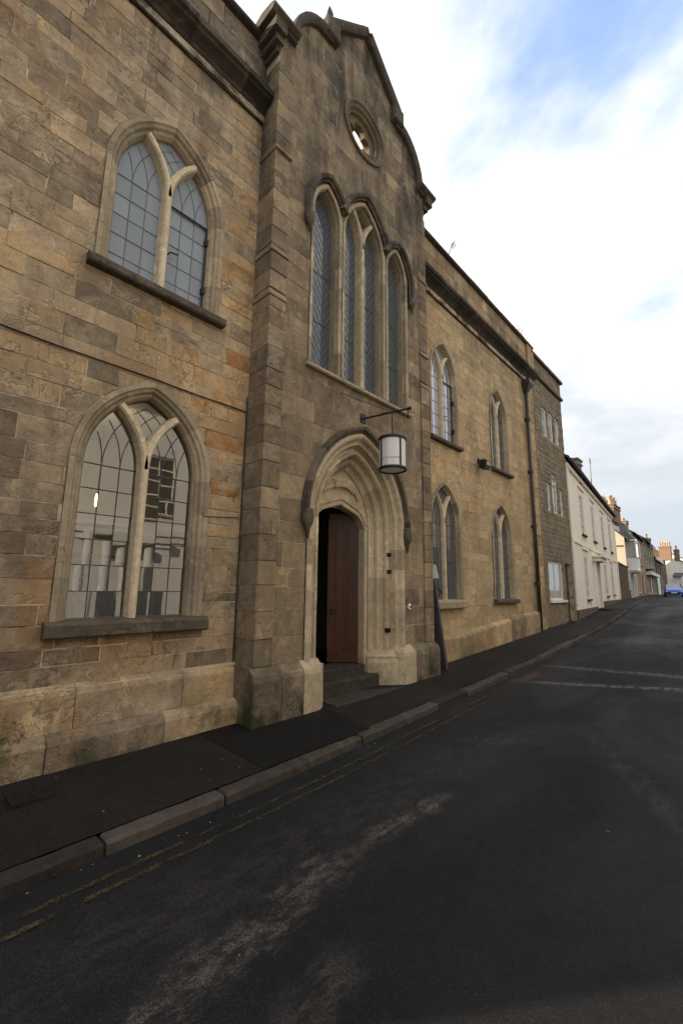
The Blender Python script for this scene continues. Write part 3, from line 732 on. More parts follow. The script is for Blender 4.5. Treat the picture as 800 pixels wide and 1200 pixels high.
# --- tower top: copings, kneelers, apex
def cop_sec(x1=.50, x0=.04, t=.10): return [(-.03, x0), (-.03, x1-.05), (.0, x1-.02), (.05, x1), (.05+t*.4, x1), (t, x1-.05), (t, x0)]
cz = 10.62
for sgn in (-1, 1):
    # corner cap with corbel under its outer end
    a, b = (YC+sgn*1.80, YC+sgn*2.36)
    mb = MB(); ya, yb = min(a, b), max(a, b)
    mb.rings([[(-.05, q, cz), (.50, q, cz), (.56, q, cz+.04), (.56, q, cz+.09), (.48, q, cz+.14), (.22, q, cz+.20), (-.05, q, cz+.14)] for q in (ya, yb)], True, True)
    cap = mb.build('corner_cap', M['dark'], hall)
    mb = MB(); ya, yb = sorted((YC+sgn*2.05, YC+sgn*2.28))
    for k, (e, z0, z1) in enumerate(((.0, cz-.20, cz), (.07, cz-.32, cz-.20), (.14, cz-.42, cz-.32))):
        q0, q1 = (ya, yb-e) if sgn > 0 else (ya+e, yb); mb.box((-.2, q0, z0), (.50-e, q1, z1))
    mb.build('corbel', M['dark'], cap)
    path = [(YC+sgn*d_, z+.0) for d_, z in half[:-1]]
    if sgn > 0: path = path
    mb = MB(); path_sweep(mb, path if sgn < 0 else path, [(o*(-1 if sgn > 0 else 1), x) for o, x in cop_sec(.50, .05, .11)]); mb.build('curved_coping', M['dark'], hall)
    mb = MB(); ya, yb = sorted((YC+sgn*.84, YC+sgn*1.16)); mb.bbox((-.16, ya, 11.60), (.53, yb, 11.96), .03)
    ya, yb = sorted((YC+sgn*.90, YC+sgn*1.10)); mb.rings([[(-.1, ya, 11.96), (.5, ya, 11.96), (.5, yb, 11.96), (-.1, yb, 11.96)], [(.0, ya+.05, 12.06), (.35, ya+.05, 12.06), (.35, yb-.05, 12.06), (.0, yb-.05, 12.06)]], True, True)
    mb.build('kneeler', M['dark'], hall)
    mb = MB(); path_sweep(mb, [(YC+sgn*1.0, 11.90), (YC+sgn*.5, 12.37), (YC, 12.84)], [(o*(-1 if sgn > 0 else 1), x) for o, x in cop_sec(.52, .04, .12)]); mb.build('raking_coping', M['dark'], hall)
mb = MB(); mb.rings([[(-.1, YC-.16, 12.82), (.52, YC-.16, 12.82), (.52, YC+.16, 12.82), (-.1, YC+.16, 12.82)], [(-.06, YC-.13, 12.98), (.44, YC-.13, 12.98), (.44, YC+.13, 12.98), (-.06, YC+.13, 12.98)], [(.05, YC-.05, 13.06), (.25, YC-.06, 13.06), (.25, YC+.05, 13.04), (.05, YC+.05, 13.04)]], True, True); mb.build('apex_stone', M['dark'], hall)
for yy, zz, r_, h_ in ((YC-1.04, 12.02, .085, .34), (YC-.40, 12.52, .07, .17)):
    mb = MB(); mb.rings([[(.40+q*math.cos(a*math.pi/2+.4), yy+q*math.sin(a*math.pi/2+.4), zz+t) for a in range(4)] for q, t in ((r_, -.05), (r_*.9, h_*.45), (r_*.2, h_))], True, True); mb.build('finial_stub', M['dark'], hall)

# --- quatrefoil opening
mb = MB(); rr = []
for r_, x in ((.60, TX-.02), (.60, TX+.045), (.555, TX+.05), (.53, TX+.01), (.49, TX-.0), (.465, TX-.05), (.42, TX-.06), (.405, TX-.12), (.37, TX-.13), (.355, TX-.14), (.355, .08)):
    rr.append([(x, YC+r_*math.cos(a*math.pi/20), 10.5+r_*math.sin(a*math.pi/20)) for a in range(40)])
mb.rings(rr, True); rose = mb.build('round_opening', M['ringstone'], hall)
mb = MB(); ra, rb, rc, rd_ = [], [], [], []
for a in range(96):
    th = a*2*math.pi/96; ph = (th+math.pi/4) % (math.pi/2)-math.pi/4
    r_ = .20*math.cos(ph)+math.sqrt(max(0, .143**2-(.20*math.sin(ph))**2))
    r_ = min(r_, .33)
    for lst, q, x in ((ra, .36, .25), (rb, r_+.02, .25), (rc, r_, .225), (rd_, r_, .15)): lst.append((x, YC+q*math.cos(th), 10.5+q*math.sin(th)))
mb.rings([ra, rb, rc, rd_, [(.15, *p[1:]) for p in ra]], True); mb.build('quatrefoil', M['ringstone'], rose)

# --- pointed windows
def lead_bar(mb, p, q, x, r=.006):
    mb.tube([(x, *p), (x, *q)], r, 4)
def window(A, x0, glassm, o_in=.17, cols=3, rowh=.27, style='grid', casement=False, sill=(.12, .14), singles=True, parent=hall, hood=None, tracery=True, gx=None):
    gx = x0-.17 if gx is None else gx
    mb = MB(); sweep(mb, A, [(-.0, x0-.03), (0, x0+.014), (.055, x0+.018), (.07, x0-.004), (.10*min(1, o_in/.15), x0-.018), (.115*min(1, o_in/.15), x0-.06), (.145*min(1, o_in/.155), x0-.075), (o_in, max(gx+.01, x0-.12)), (o_in, gx-.06)], 12)
    win = mb.build('window', M['dress'], parent)
    stone_sweep(A, [(-.0, x0-.02), (0, x0+.014), (.055, x0+.018), (.07, x0-.004), (.10*min(1, o_in/.15), x0-.018), (.115*min(1, o_in/.15), x0-.06), (.145*min(1, o_in/.155), x0-.075), (o_in-.002, max(gx+.01, x0-.12))], win, 'dress', seg=.42)
    w = A.w-o_in; R = A.R-o_in; yc = A.yc; zs = A.zs; zb = A.zb
    sec = [(-.058, gx-.05), (-.058, gx+.015), (-.042, x0-.050), (-.022, x0-.026), (.022, x0-.026), (.042, x0-.050), (.058, gx+.015), (.058, gx-.05)]
    if A.w < .75 and style == 'grid': sec = [(o*.72, x) for o, x in sec]
    if tracery:
        mb = MB(); path_sweep(mb, [(yc, zb), (yc, zs+.02)], sec)
        a1 = math.acos((R-w/2)/R)
        for sg in (-1, 1):
            pth = [(yc+sg*(R-R*math.cos(t)), zs+R*math.sin(t)) for t in [a1*k/9*1.03 for k in range(10)]]
            path_sweep(mb, pth, [(o*(1 if sg > 0 else -1), x-.004) for o, x in sec])
        mb.tone = (.9, .9, .5); mb.c = [mb.tone]*len(mb.c); mb.build('mullion', M['pale' if tracery == 1 and style == 'grid' else 'dress'], win)
    if sill:
        h_, ext = sill; mb = MB()
        mb.rings([[(x0-.05, q, zb-h_), (x0+.10, q, zb-h_), (x0+.12, q, zb-h_+.02), (x0+.12, q, zb-.03), (x0+.09, q, zb+.0), (x0-.25, q, zb+.03)] for q in (yc-A.w-ext*.5, yc-A.w*.3, yc+A.w*.3, yc+A.w+ext*.5)], True, True)
        mb.build('sill', M['dark'] if sill[0] < .18 else M['dress'], win)
    # glass
    lb = MB()
    lights = [(yc-w, yc-.045, 1), (yc+.045, yc+w, -1)] if tracery else [(yc-w, yc+w, 0)]
    nrow = max(1, round((zs-zb-.02)/rowh)); rh = (zs-zb-.02)/nrow
    if singles:
        for a, b, sg in lights:
            cw = (b-a)/cols
            for c in range(cols):
                for r in range(nrow):
                    p = MB(); y0_, y1_, z0_, z1_ = a+c*cw, a+(c+1)*cw, zb+.02+r*rh, zb+.02+(r+1)*rh
                    if c == 0 and sg != -1: y0_ -= .03
                    if c == cols-1 and sg != 1: y1_ += .03
                    p.tone = (rnd(0, 1), rnd(0, 1), rnd(0, 1)); t1, t2 = rnd(-.0022, .0022), rnd(-.0022, .0022)
                    p.face([(gx+t1+t2, y0_, z0_), (gx-t1+t2, y1_, z0_), (gx-t1-t2, y1_, z1_), (gx+t1-t2, y0_, z1_)])
                    p.build('pane', glassm, win)
        p = MB(); pts = [(y, z) for y, z in A.pts(o_in-.02, 12, zs)]; p.face([(gx, y, z) for y, z in pts[::-1]]); p.build('pane', glassm, win)
    else:
        p = MB(); ns = 10
        pts = A.pts(o_in-.02, 12, zb); p.face([(gx, y, z) for y, z in pts[::-1]]); p.build('pane', glassm, win)
    if style == 'grid':
        for a, b, sg in lights:
            cw = (b-a)/cols
            for c in range(1, cols): lead_bar(lb, (a+c*cw, zb), (a+c*cw, zs), gx+.004)
            for r in range(1, nrow+1): lead_bar(lb, (a-.02, zb+.02+r*rh), (b+.02, zb+.02+r*rh), gx+.004, .0075 if r == nrow else .006)
            # intersecting arcs in the head of the light
            for c in range(0, cols+1):
                y0_ = a+c*cw
                for dirn in (1, -1):
                    if (c == 0 and dirn < 0) or (c == cols and dirn > 0): continue
                    pp = []
                    for k in range(11):
                        t = k/10*1.0; y_ = y0_+dirn*(R-R*math.cos(t)); z_ = zs+R*math.sin(t)
                        hh = A.half(z_, o_in)
                        if hh is None or abs(y_-yc) > hh+.01: break
                        if sg == 1 and y_ > yc and z_ < zs+math.sqrt(max(0, R*R-(R-(0))**2)): pass
                        pp.append((gx+.004, y_, z_))
                    if len(pp) > 1: lb.tube(pp, .0055, 4)
        lb.build('lead_cames', M['lattice' if glassm in (M['milky'],) else 'lead'], win)
    elif style == 'diamond':
        st = rowh
        zt_ = A.ztop(o_in)
        for dirn in (1, -1):
            for k in range(-60, 60):
                # line z = zb + k*st + dirn*(y-yc)*1.55
                pts = []
                for q in range(0, 25):
                    y_ = yc-w+2*w*q/24; z_ = zb+k*st+dirn*(y_-yc)*1.55; hh = A.half(z_, o_in) if z_ > zb else None
                    if hh is not None and abs(y_-yc) <= hh+.01: pts.append((gx+.004, y_, z_))
                if len(pts) > 1: lb.tube([pts[0], pts[-1]], .0042, 4)
        for z_ in (zb+.9, zb+1.8): lb.tube([(gx+.012, yc-w, z_), (gx+.012, yc+w, z_)], .007, 4)
        lb.build('lead_lattice', M['lattice'], win)
    if casement:
        a, b = yc+.045, yc+w; cb = MB(); zt_ = zs-.0
        cb.tube([(gx+.03, a, zt_), (gx+.03, b, zt_)], .014, 4); cb.tube([(gx+.03, b-.01, zb+.02), (gx+.03, b-.01, zt_)], .014, 4)
        for zz in (zb+.35, zb+1.1): cb.box((gx, b-.03, zz), (gx+.07, b+.03, zz+.10))
        cb.tube([(gx+.03, a+.01, zb+.62), (gx+.07, a+.06, zb+.68), (gx+.07, a+.16, zb+.70)], .011, 5)
        cb.build('casement_frame', M['iron'], win)
    return win
w_ul = window(A_UL, 0.0, M['milky'], casement=True); tag(w_ul, 'upper window with milky panes and a black iron casement in its right light')
w_ll = window(A_LL, 0.0, M['clear'], rowh=.265, sill=(.155, .10)); tag(w_ll, 'lower window with clear leaded panes over a thick dark sill')
window(A_U1, 0.0, M['milky2'], o_in=.12, rowh=.30, singles=False, sill=(.10, .10), casement=True, gx=-.115); window(A_U2, 0.0, M['duskglass'], o_in=.12, rowh=.30, singles=False, sill=(.10, .10), gx=-.115)
window(A_L1, 0.0, M['duskglass'], o_in=.12, rowh=.30, singles=False, sill=(.18, .0), gx=-.115); window(A_L2, 0.0, M['duskglass'], o_in=.12, rowh=.30, singles=False, sill=(.12, .12), gx=-.115)
for A in (A_T1, A_T3): window(A, TX, M['leadglass'], o_in=.07, rowh=.17, style='diamond', sill=None, singles=False, tracery=False, gx=TX-.20)
window(A_T2, TX, M['leadglass'], o_in=.07, rowh=.17, style='diamond', sill=None, singles=False, tracery=True, gx=TX-.20)
mb = MB(); mb.rings([[(TX-.30, q, 5.06), (TX+.06, q, 5.06), (TX+.08, q, 5.08), (TX+.075, q, 5.12), (TX-.26, q, 5.21)] for q in (4.05, 5.4, 6.83)], True, True); mb.build('sill', M['dress'], hall)
# hood mould over the three lights
def hood(A, o0, z0, nm, clipL=None, clipR=None):
    sec = [(0, TX-.01), (0, TX+.045), (.03, TX+.06), (.04, TX+.105), (.085, TX+.12), (.10, TX+.115), (.13, TX+.02), (.132, TX-.01)]
    mb = MB(); pth = A.pts(-o0, 12, z0)
    if clipL is not None: pth = [p for p in pth if p[0] >= clipL and (p[0] > A.yc or p[1] > 8.16)]
    if clipR is not None: pth = [p for p in pth if p[0] <= clipR and (p[0] < A.yc or p[1] > 8.16)]
    path_sweep(mb, pth, [(o, x-.008) for o, x in sec][::1])
    hm_ = mb.build('hood_mould', M['dark'], hall); path_stones(pth, sec, hm_, 'dark'); return hm_
h1 = hood(A_T1, .03, 7.62, '', clipR=4.93); h2 = hood(A_T2, .03, 7.93, '', clipL=4.80, clipR=6.10); h3 = hood(A_T3, .03, 7.62, '', clipL=5.97)
def stop(y, z, s=.085, x=TX+.07, parent=hall):
    mb = MB(); rs = []
    for k, (zz, r_) in enumerate(((-3.2, .12), (-1.6, .42), (-1.0, .85), (-.3, 1.0), (.4, 1.0), (.7, .80), (1.1, .95), (1.3, .7))):
        rs.append([(x+s*.75*r_*math.cos(a*math.pi/5), y+s*r_*math.sin(a*math.pi/5)*(1+.12*math.sin(3*a)), z+zz*s) for a in range(10)])
    mb.rings(rs, True, True); mb.build('label_stop', M['dark'], parent, True)
stop(4.02, 7.58, parent=h1); stop(6.88, 7.58, parent=h3)

# --- the doorway
mb = MB()
sweep(mb, A_D, [(-.02, TX-.02), (-.02, TX+.02), (.0, TX+.045), (.035, TX+.05), (.07, TX+.03), (.10, TX-.02), (.125, TX-.04), (.165, TX-.045), (.18, TX-.10), (.205, TX-.15), (.25, TX-.14), (.275, TX-.10), (.305, TX-.095), (.335, TX-.13), (.345, TX-.19), (.375, TX-.225), (.41, TX-.22), (.44, TX-.24), (.46, TX-.31), (.50, TX-.345), (.535, TX-.36), (.535, TX-.44)], 14, .62)
doorway = mb.build('doorway', M['pale'], hall)
stone_sweep(A_D, [(-.02, TX-.01), (-.02, TX+.02), (.0, TX+.045), (.035, TX+.05), (.07, TX+.03), (.10, TX-.02), (.125, TX-.04), (.165, TX-.045), (.18, TX-.10), (.205, TX-.15), (.25, TX-.14)], doorway, 'pale', 'arch_stone', 14, .62, .36)
stone_sweep(A_D, [(.25, TX-.14), (.275, TX-.10), (.305, TX-.095), (.335, TX-.13), (.345, TX-.19), (.375, TX-.225), (.41, TX-.22), (.44, TX-.24), (.46, TX-.31), (.50, TX-.345), (.533, TX-.36)], doorway, 'pale', 'arch_stone', 14, .62, .45)
# bases of the jamb mouldings
for sg in (-1, 1):
    mb = MB(); rs = []
    for z_, e in ((.10, .05), (.50, .05), (.56, .035), (.60, .04), (.64, .015), (.70, .0)):
        pts = [(0.02, TX+.03), (.0, TX+.06), (.10, TX+.06), (.16, TX-.01), (.26, TX-.07), (.34, TX-.13), (.42, TX-.20), (.50, TX-.30), (.54, TX-.38), (.54, TX-.5), (-.05, TX-.5), (-.05, TX+.03)]
        rs.append([(x+e, A_D.yc+sg*(A_D.w-o-e*.6), z_) for o, x in pts])
    mb.rings(rs, True, True, flip=sg > 0); mb.build('jamb_base', M['pale'], doorway)
hm = MB(); sec = [(0, TX-.01), (0, TX+.05), (.03, TX+.06), (.035, TX+.10), (.08, TX+.115), (.095, TX+.11), (.112, TX+.03), (.114, TX-.01)]
path_sweep(hm, A_D.pts(-.025, 14, 2.78), [(o, x-.008) for o, x in sec]); hm = hm.build('hood_mould', M['dark'], doorway); path_stones(A_D.pts(-.025, 14, 2.78), sec, doorway, 'dark', 'hood_stone', 4)
stop(4.15, 2.74, .095, parent=doorway); stop(6.61, 2.70, .105, parent=doorway)
# door head: low four-centred arch through a carved panel
DY0, DY1, DXW = 4.68, 5.92, 0.0
dyc, dw = (DY0+DY1)/2, (DY1-DY0)/2
def dhead(y):
    t = min(1, abs(y-dyc)/dw)
    return 3.14-0.20*t-0.17*max(0, (t-.62)/.38)**2.2
ys_ = [dyc-dw*1.13]+[dyc+dw*math.sin(k*math.pi/24) for k in range(-12, 13)]+[dyc+dw*1.13]
mb = MB(); top = lambda y: A_D.zs+0.0
def tymp_top(y):
    R, w = A_D.R-.53, A_D.w-.53; c = A_D.R-A_D.w; q = R*R-(abs(y-A_D.yc)+c)**2
    return A_D.zs+math.sqrt(q) if q > 0 else A_D.zs
rs = []
for y in ys_:
    inside = DY0-.001 <= y <= DY1+.001
    zb_ = dhead(y) if inside else dhead(DY1)-.02
    zt_ = max(tymp_top(y)+.03, zb_+.03)
    rs.append([(-.14, y, zb_), (.0, y, zb_), (.014, y, zb_+.015), (.014, y, zb_+.045), (.0, y, zb_+.06), (.0, y, zb_+.085), (.026, y, zb_+.10), (.026, y, zb_+.125), (-.002, y, zb_+.14), (-.006, y, max(zb_+.15, zt_))])
mb.rings(rs)
for sg, yy in ((-1, DY0), (1, DY1)):
    y2 = yy+sg*.075; a, b = sorted((yy, y2)); mb.box((-.14, a, .2), (.004, b, dhead(DY0)+.03))
tym = mb.build('carved_panel', M['pale'], doorway)
# carved scroll (ribbon) on the panel
def ribbon(pts, wid, x=.02):
    mb = MB(); rs = []
    for k, (y, z, dx) in enumerate(pts):
        a, b = pts[max(k-1, 0)], pts[min(k+1, len(pts)-1)]
        t = Vector((b[0]-a[0], b[1]-a[1])).normalized(); nn = Vector((-t.y, t.x))*wid/2
        rs.append([(-.01, y-nn.x, z-nn.y), (x+dx, y-nn.x, z-nn.y), (x+dx+.012, y-nn.x*.7, z-nn.y*.7), (x+dx+.004, y, z), (x+dx+.012, y+nn.x*.7, z+nn.y*.7), (x+dx, y+nn.x, z+nn.y), (-.01, y+nn.x, z+nn.y)])
    mb.rings(rs, False); mb.f.append(list(range(7))[::-1]); mb.f.append([len(mb.v)-7+k for k in range(7)])
    mb.build('carved_scroll', M['pale'], tym)
ribbon([(dyc-.20+.52*t, 3.47+.07*math.sin(t*3.1)-.04*t, .014*math.sin(t*4)) for t in [k/8 for k in range(9)]], .16, .05)
ribbon([(dyc+.28+.15*t, 3.43-.15*t*t-.02*t, .0) for t in [k/5 for k in range(6)]], .07, .035)
ribbon([(dyc-.46+.26*t, 3.34+.13*t+.02*math.sin(t*3), .0) for t in [k/5 for k in range(6)]], .13, .03)
# reveal, threshold and steps
mb = MB(); mb.bbox((-.42, DY0-.02, G(5)-.1), (.02, DY1+.02, .475)); mb.build('threshold', M['kerb'], doorway)
mb = MB(); mb.bbox((-.05, 4.66, G(5)-.1), (.22, 6.08, .335), .02); mb.build('step', M['kerb'], doorway)
mb = MB(); mb.bbox((.20, 4.64, G(5)-.1), (.58, 6.45, pz(.5, 5.5)+.012), .02); mb.build('step', M['kerb'], doorway)
# iron pintles in the jamb, bell push
for zz, oo in ((2.30, .30), (2.0, .30), (1.0, .33)):
    mb = MB(); mb.box((TX-.14, A_D.yc+A_D.w-oo-.02, zz), (TX-.04, A_D.yc+A_D.w-oo+.03, zz+.07)); mb.build('iron_pintle', M['iron'], doorway)
bell = MB(); r0 = [(TX+.02, 6.74+.045*math.cos(a*math.pi/6), 1.42+.06*math.sin(a*math.pi/6)) for a in range(12)]
bell.rings([[(TX-.02, *p[1:]) for p in r0], r0, [(TX+.03, 6.74+.03*math.cos(a*math.pi/6), 1.42+.04*math.sin(a*math.pi/6)) for a in range(12)]], True, True)
bl = bell.build('bell_push', M['white'], hall); mb = MB(); mb.box((TX+.02, 6.725, 1.405), (TX+.042, 6.755, 1.445)); mb.build('button', M['iron'], bl)

# vestibule behind the door
mb = MB()
for q in ([(-.3, 3.9, .40), (-.3, 7.2, .40), (-3.5, 7.2, .40), (-3.5, 3.9, .40)],): mb.face(q)
mb.build('vestibule_floor', M['floor'], hall)
mb = MB(); mb.face([(-.3, 4.40, .4), (-.3, 4.40, 3.6), (-3.5, 4.40, 3.6), (-3.5, 4.40, .4)]); mb.face([(-.3, 6.9, .4), (-3.5, 6.9, .4), (-3.5, 6.9, 3.6), (-.3, 6.9, 3.6)])
mb.face([(-3.5, 3.9, .4), (-3.5, 7.2, .4), (-3.5, 7.2, 3.6), (-3.5, 3.9, 3.6)]); mb.face([(-.3, 3.9, 3.6), (-.3, 7.2, 3.6), (-3.5, 7.2, 3.6), (-3.5, 3.9, 3.6)])
mb.face([(-.15, 3.9, .3), (-.15, DY0-.05, .3), (-.15, DY0-.05, 3.6), (-.15, 3.9, 3.6)]); mb.face([(-.15, DY1+.05, .3), (-.15, 7.2, .3), (-.15, 7.2, 3.6), (-.15, DY1+.05, 3.6)]); mb.face([(-.15, DY0-.1, 3.1), (-.15, DY1+.1, 3.1), (-.15, DY1+.1, 3.6), (-.15, DY0-.1, 3.6)])
mb.build('vestibule_wall', M['hallgrey'], hall)
# door leaf, swung inward, of planks
hx, hy = -.13, DY1-.02; ang = math.radians(47); ux, uy = -math.sin(ang), -math.cos(ang)   # from hinge to free edge
dl, dh0, dh1 = .52, .49, 3.06
nx_, ny_ = -uy*1, ux*1     # normal towards the street side
if nx_ < 0: nx_, ny_ = -nx_, -ny_
def dp(s, z, t): return (hx+ux*s+nx_*t, hy+uy*s+ny_*t, z)
def dbox(mb, s0, s1, z0, z1, t0, t1, zt=None):
    mb.hexa([dp(s0, z0, t0), dp(s1, z0, t0), dp(s1, z0, t1), dp(s0, z0, t1), dp(s0, z1, t0), dp(s1, zt or z1, t0), dp(s1, zt or z1, t1), dp(s0, z1, t1)])
mb = MB(); dbox(mb, 0, dl, dh0, dh1, -.05, .0); door = mb.build('door', M['oak'], hall)
for k in range(4):
    mb = MB(); mb.tone = (rnd(0, 1), rnd(0, 1), rnd(0, 1)); dbox(mb, k*dl/4+.005, (k+1)*dl/4-.005, dh0, dh1, .0, .02+rnd(0, .012)); mb.build('plank', M['oak'], door)
    mb = MB(); dbox(mb, (k+1)*dl/4-.012, (k+1)*dl/4+.012, dh0+.25, dh1-.12, .018, .034); mb.build('cover_strip', M['oak'], door)
for q0, q1 in ((dh0, dh0+.16), (dh1-.12, dh1)): mb = MB(); dbox(mb, 0, dl, q0, q1, .02, .04); mb.build('rail', M['oak'], door)
mb = MB(); mb.tube([dp(dl-.09, 1.38, .04), dp(dl-.09, 1.38, .09)], .012, 6)
cc = dp(dl-.09, 1.33, .085); mb.tube([(cc[0]+ux*.05*math.cos(a*math.pi/6), cc[1]+uy*.05*math.cos(a*math.pi/6), cc[2]+.05*math.sin(a*math.pi/6)) for a in range(13)], .008, 5); mb.build('ring_handle', M['iron'], door)
# body of the building behind the front, with its roof
mb = MB(); b = [(-.35, -3), (-.35, 14.9), (-9, 14.9), (-9, -3)]
mb.face([(-9, -3, -1), (-9, 14.9, -1), (-9, 14.9, 9.3), (-9, -3, 9.3)]); mb.face([(-9, 14.9, -1), (0, 14.9, -1), (0, 14.9, 10.24), (-9, 14.9, 9.6)]); mb.face([(-9, -3, -1), (-9, -3, 9.6), (0, -3, 10.5), (0, -3, -1)])
mb.build('back_wall', M['rubble'], hall)
mb = MB(); mb.hexa([(-.28, -3, 9.2), (-9, -3, 9.2), (-9, 14.9, 9.2), (-.28, 14.9, 9.2), (-.28, -3, 9.3), (-9, -3, 9.3), (-9, 14.9, 9.3), (-.28, 14.9, 9.3)])
mb.build('roof', M['slate'], hall)
mb = MB(); mb.box((-.30, -3, 9.3), (-.06, 3.3, 10.55)); mb.box((-.30, 7.55, 9.3), (-.06, 14.9, 10.24)); mb.build('parapet_back', M['rubble'], hall)
# room behind the lower left window; dark rooms behind the others
def room(y0, y1, z0, z1, depth, m_, x=-.26):
    mb = MB(); d0 = x-depth
    mb.face([(d0, y0, z0), (d0, y1, z0), (d0, y1, z1), (d0, y0, z1)]); mb.face([(x, y0, z0), (d0, y0, z0), (d0, y0, z1), (x, y0, z1)]); mb.face([(x, y1, z0), (x, y1, z1), (d0, y1, z1), (d0, y1, z0)])
    mb.face([(x, y0, z1), (d0, y0, z1), (d0, y1, z1), (x, y1, z1)]); mb.build('room_wall', m_, hall)
    mb = MB(); mb.face([(x, y0, z0), (x, y1, z0), (d0, y1, z0), (d0, y0, z0)]); mb.build('room_floor', M['floor'], hall)
room(-.6, 3.9, .5, 4.4, 3.4, M['plaster']); room(7.8, 13.6, .7, 4.6, 3.5, M['hallgrey'])
M['blind'] = plain('pale_blind', (.62, .62, .60), .8, .2, var=.05)
for A, f_ in ((A_L1, .55), (A_L2, .0)):
    zb_ = lerp(A.zb, A.zs, f_)
    mb = MB(); mb.box((-.26, A.yc-A.w+.1, zb_), (-.24, A.yc+A.w-.1, A.zs+.5)); mb.build('blind', M['blind'], hall)
shelf = thing('bookcase', (-2.6, 1.9, .5), 'dark open bookcase seen through the lower left window', 'bookcase')
mb = MB(); mb.box((-3.3, .9, .5), (-3.26, 3.2, 2.15)); mb.build('back_board', M['shelf'], shelf)
for zz in (.55, 1.0, 1.45, 1.85, 2.2): mb = MB(); mb.box((-3.26, .9, zz), (-2.9, 3.2, zz+.04)); mb.build('shelf', M['shelf'], shelf)
for yy in (.9, 1.65, 2.4, 3.17): mb = MB(); mb.box((-3.26, yy, .5), (-2.88, yy+.04, 2.24)); mb.build('upright', M['white'], shelf)
for k in range(60):
    zz = random.choice((.59, 1.04, 1.49)); yy = rnd(.98, 3.05)
    if k < 24: mb = MB(); mb.box((-3.2, yy, zz), (-2.98, yy+rnd(.025, .05), zz+rnd(.2, .32))); mb.build('book', random.choice((M['doorbrown'], M['hallgrey'], M['green'], M['cement'])), shelf)
for (x, y, z, lab, nm) in ((-2.7, 2.34, 3.02, 'small bright candle bulb glowing behind the left light of the lower left window', 'bulb'),):
    lt = thing('pendant_lamp', (x, y, z), lab, 'lamp')
    mb = MB(); mb.rings([[(x+r_*math.cos(a*math.pi/4), y+r_*math.sin(a*math.pi/4), z+h_) for a in range(8)] for r_, h_ in ((.01, -.02), (.018, .03), (.020, .10), (.006, .19))], True, True); mb.build('bulb', M['bulb'], lt, True)
    mb = MB(); mb.tube([(x, y, z+.19), (x, y, 4.39)], .006, 5); mb.build('flex', M['iron'], lt)
lt = thing('wall_candles', (-3.1, 1.6, 2.9), 'row of orange lit candle lamps on a shelf behind the lower left window', 'lamp')
mb = MB(); mb.box((-3.5, 1.2, 2.76), (-3.3, 3.3, 2.80)); mb.build('shelf', M['shelf'], lt)
for k in range(5):
    y = 1.35+k*.21; mb = MB(); mb.tube([(-3.4, y, 2.80), (-3.4, y, 2.90)], .02, 6); c = mb.build('candle', M['white'], lt)
    mb = MB(); mb.tube([(-3.4, y, 2.90), (-3.4, y, 2.93), (-3.4, y, 2.97)], [.008, .022, .004], 6); mb.build('flame', M['ember'], c)
pld = bpy.data.lights.new('room_fill_light', 'POINT'); pld.energy = 7; pld.color = (1, .86, .66); pld.shadow_soft_size = .12  # unseen point light with no fitting, added to brighten the room
plo_ = bpy.data.objects.new('room_fill_light', pld); COL.objects.link(plo_); plo_.location = (-1.9, 2.0, 3.9)

# --- downpipe, floodlight, lantern, board, aerials
dpipe = thing('downpipe', (.1, 14.2, G(14.2)+.15), 'dark cast iron downpipe with a hopper at the far end of the stone hall', 'downpipe')
mb = MB(); mb.tube([(.09, 14.2, G(14.2)+.1), (.09, 14.2, 8.35)], .055, 10); mb.build('pipe', M['pipe'], dpipe, True)
for z in (1.9, 3.7, 5.5, 7.3):
    mb = MB(); mb.tube([(.09, 14.2, z), (.09, 14.2, z+.10)], .075, 10); mb.box((-.02, 14.1, z+.02), (.05, 14.3, z+.07)); mb.build('pipe_collar', M['pipe'], dpipe)
mb = MB(); mb.rings([[(.01, 14.2-w, z), (.09+w, 14.2-w, z), (.09+w, 14.2+w, z), (.01, 14.2+w, z)] for w, z in ((.06, 8.3), (.09, 8.36), (.17, 8.52), (.19, 8.56), (.19, 8.70))], True, True); mb.build('hopper', M['pipe'], dpipe)
fl = thing('floodlight', (.1, 10.57, 4.95), 'small black floodlight fixed to the wall between the two right-hand windows', 'floodlight')
mb = MB(); mb.box((-.01, 10.53, 5.04), (.04, 10.63, 5.16)); mb.tube([(.03, 10.58, 5.1), (.15, 10.58, 5.12), (.22, 10.50, 5.10)], .018, 6); mb.build('arm', M['iron'], fl)
mb = MB(); mb.hexa([(.10, 10.38, 4.86), (.27, 10.38, 4.82), (.27, 10.66, 4.82), (.10, 10.66, 4.86), (.14, 10.38, 5.07), (.33, 10.38, 5.03), (.33, 10.66, 5.03), (.14, 10.66, 5.07)]); fb = mb.build('housing', M['iron'], fl)
mb = MB(); mb.face([(.274, 10.41, 4.84), (.274, 10.63, 4.84), (.326, 10.63, 5.01), (.326, 10.41, 5.01)]); mb.build('lens', M['netglass'], fb)

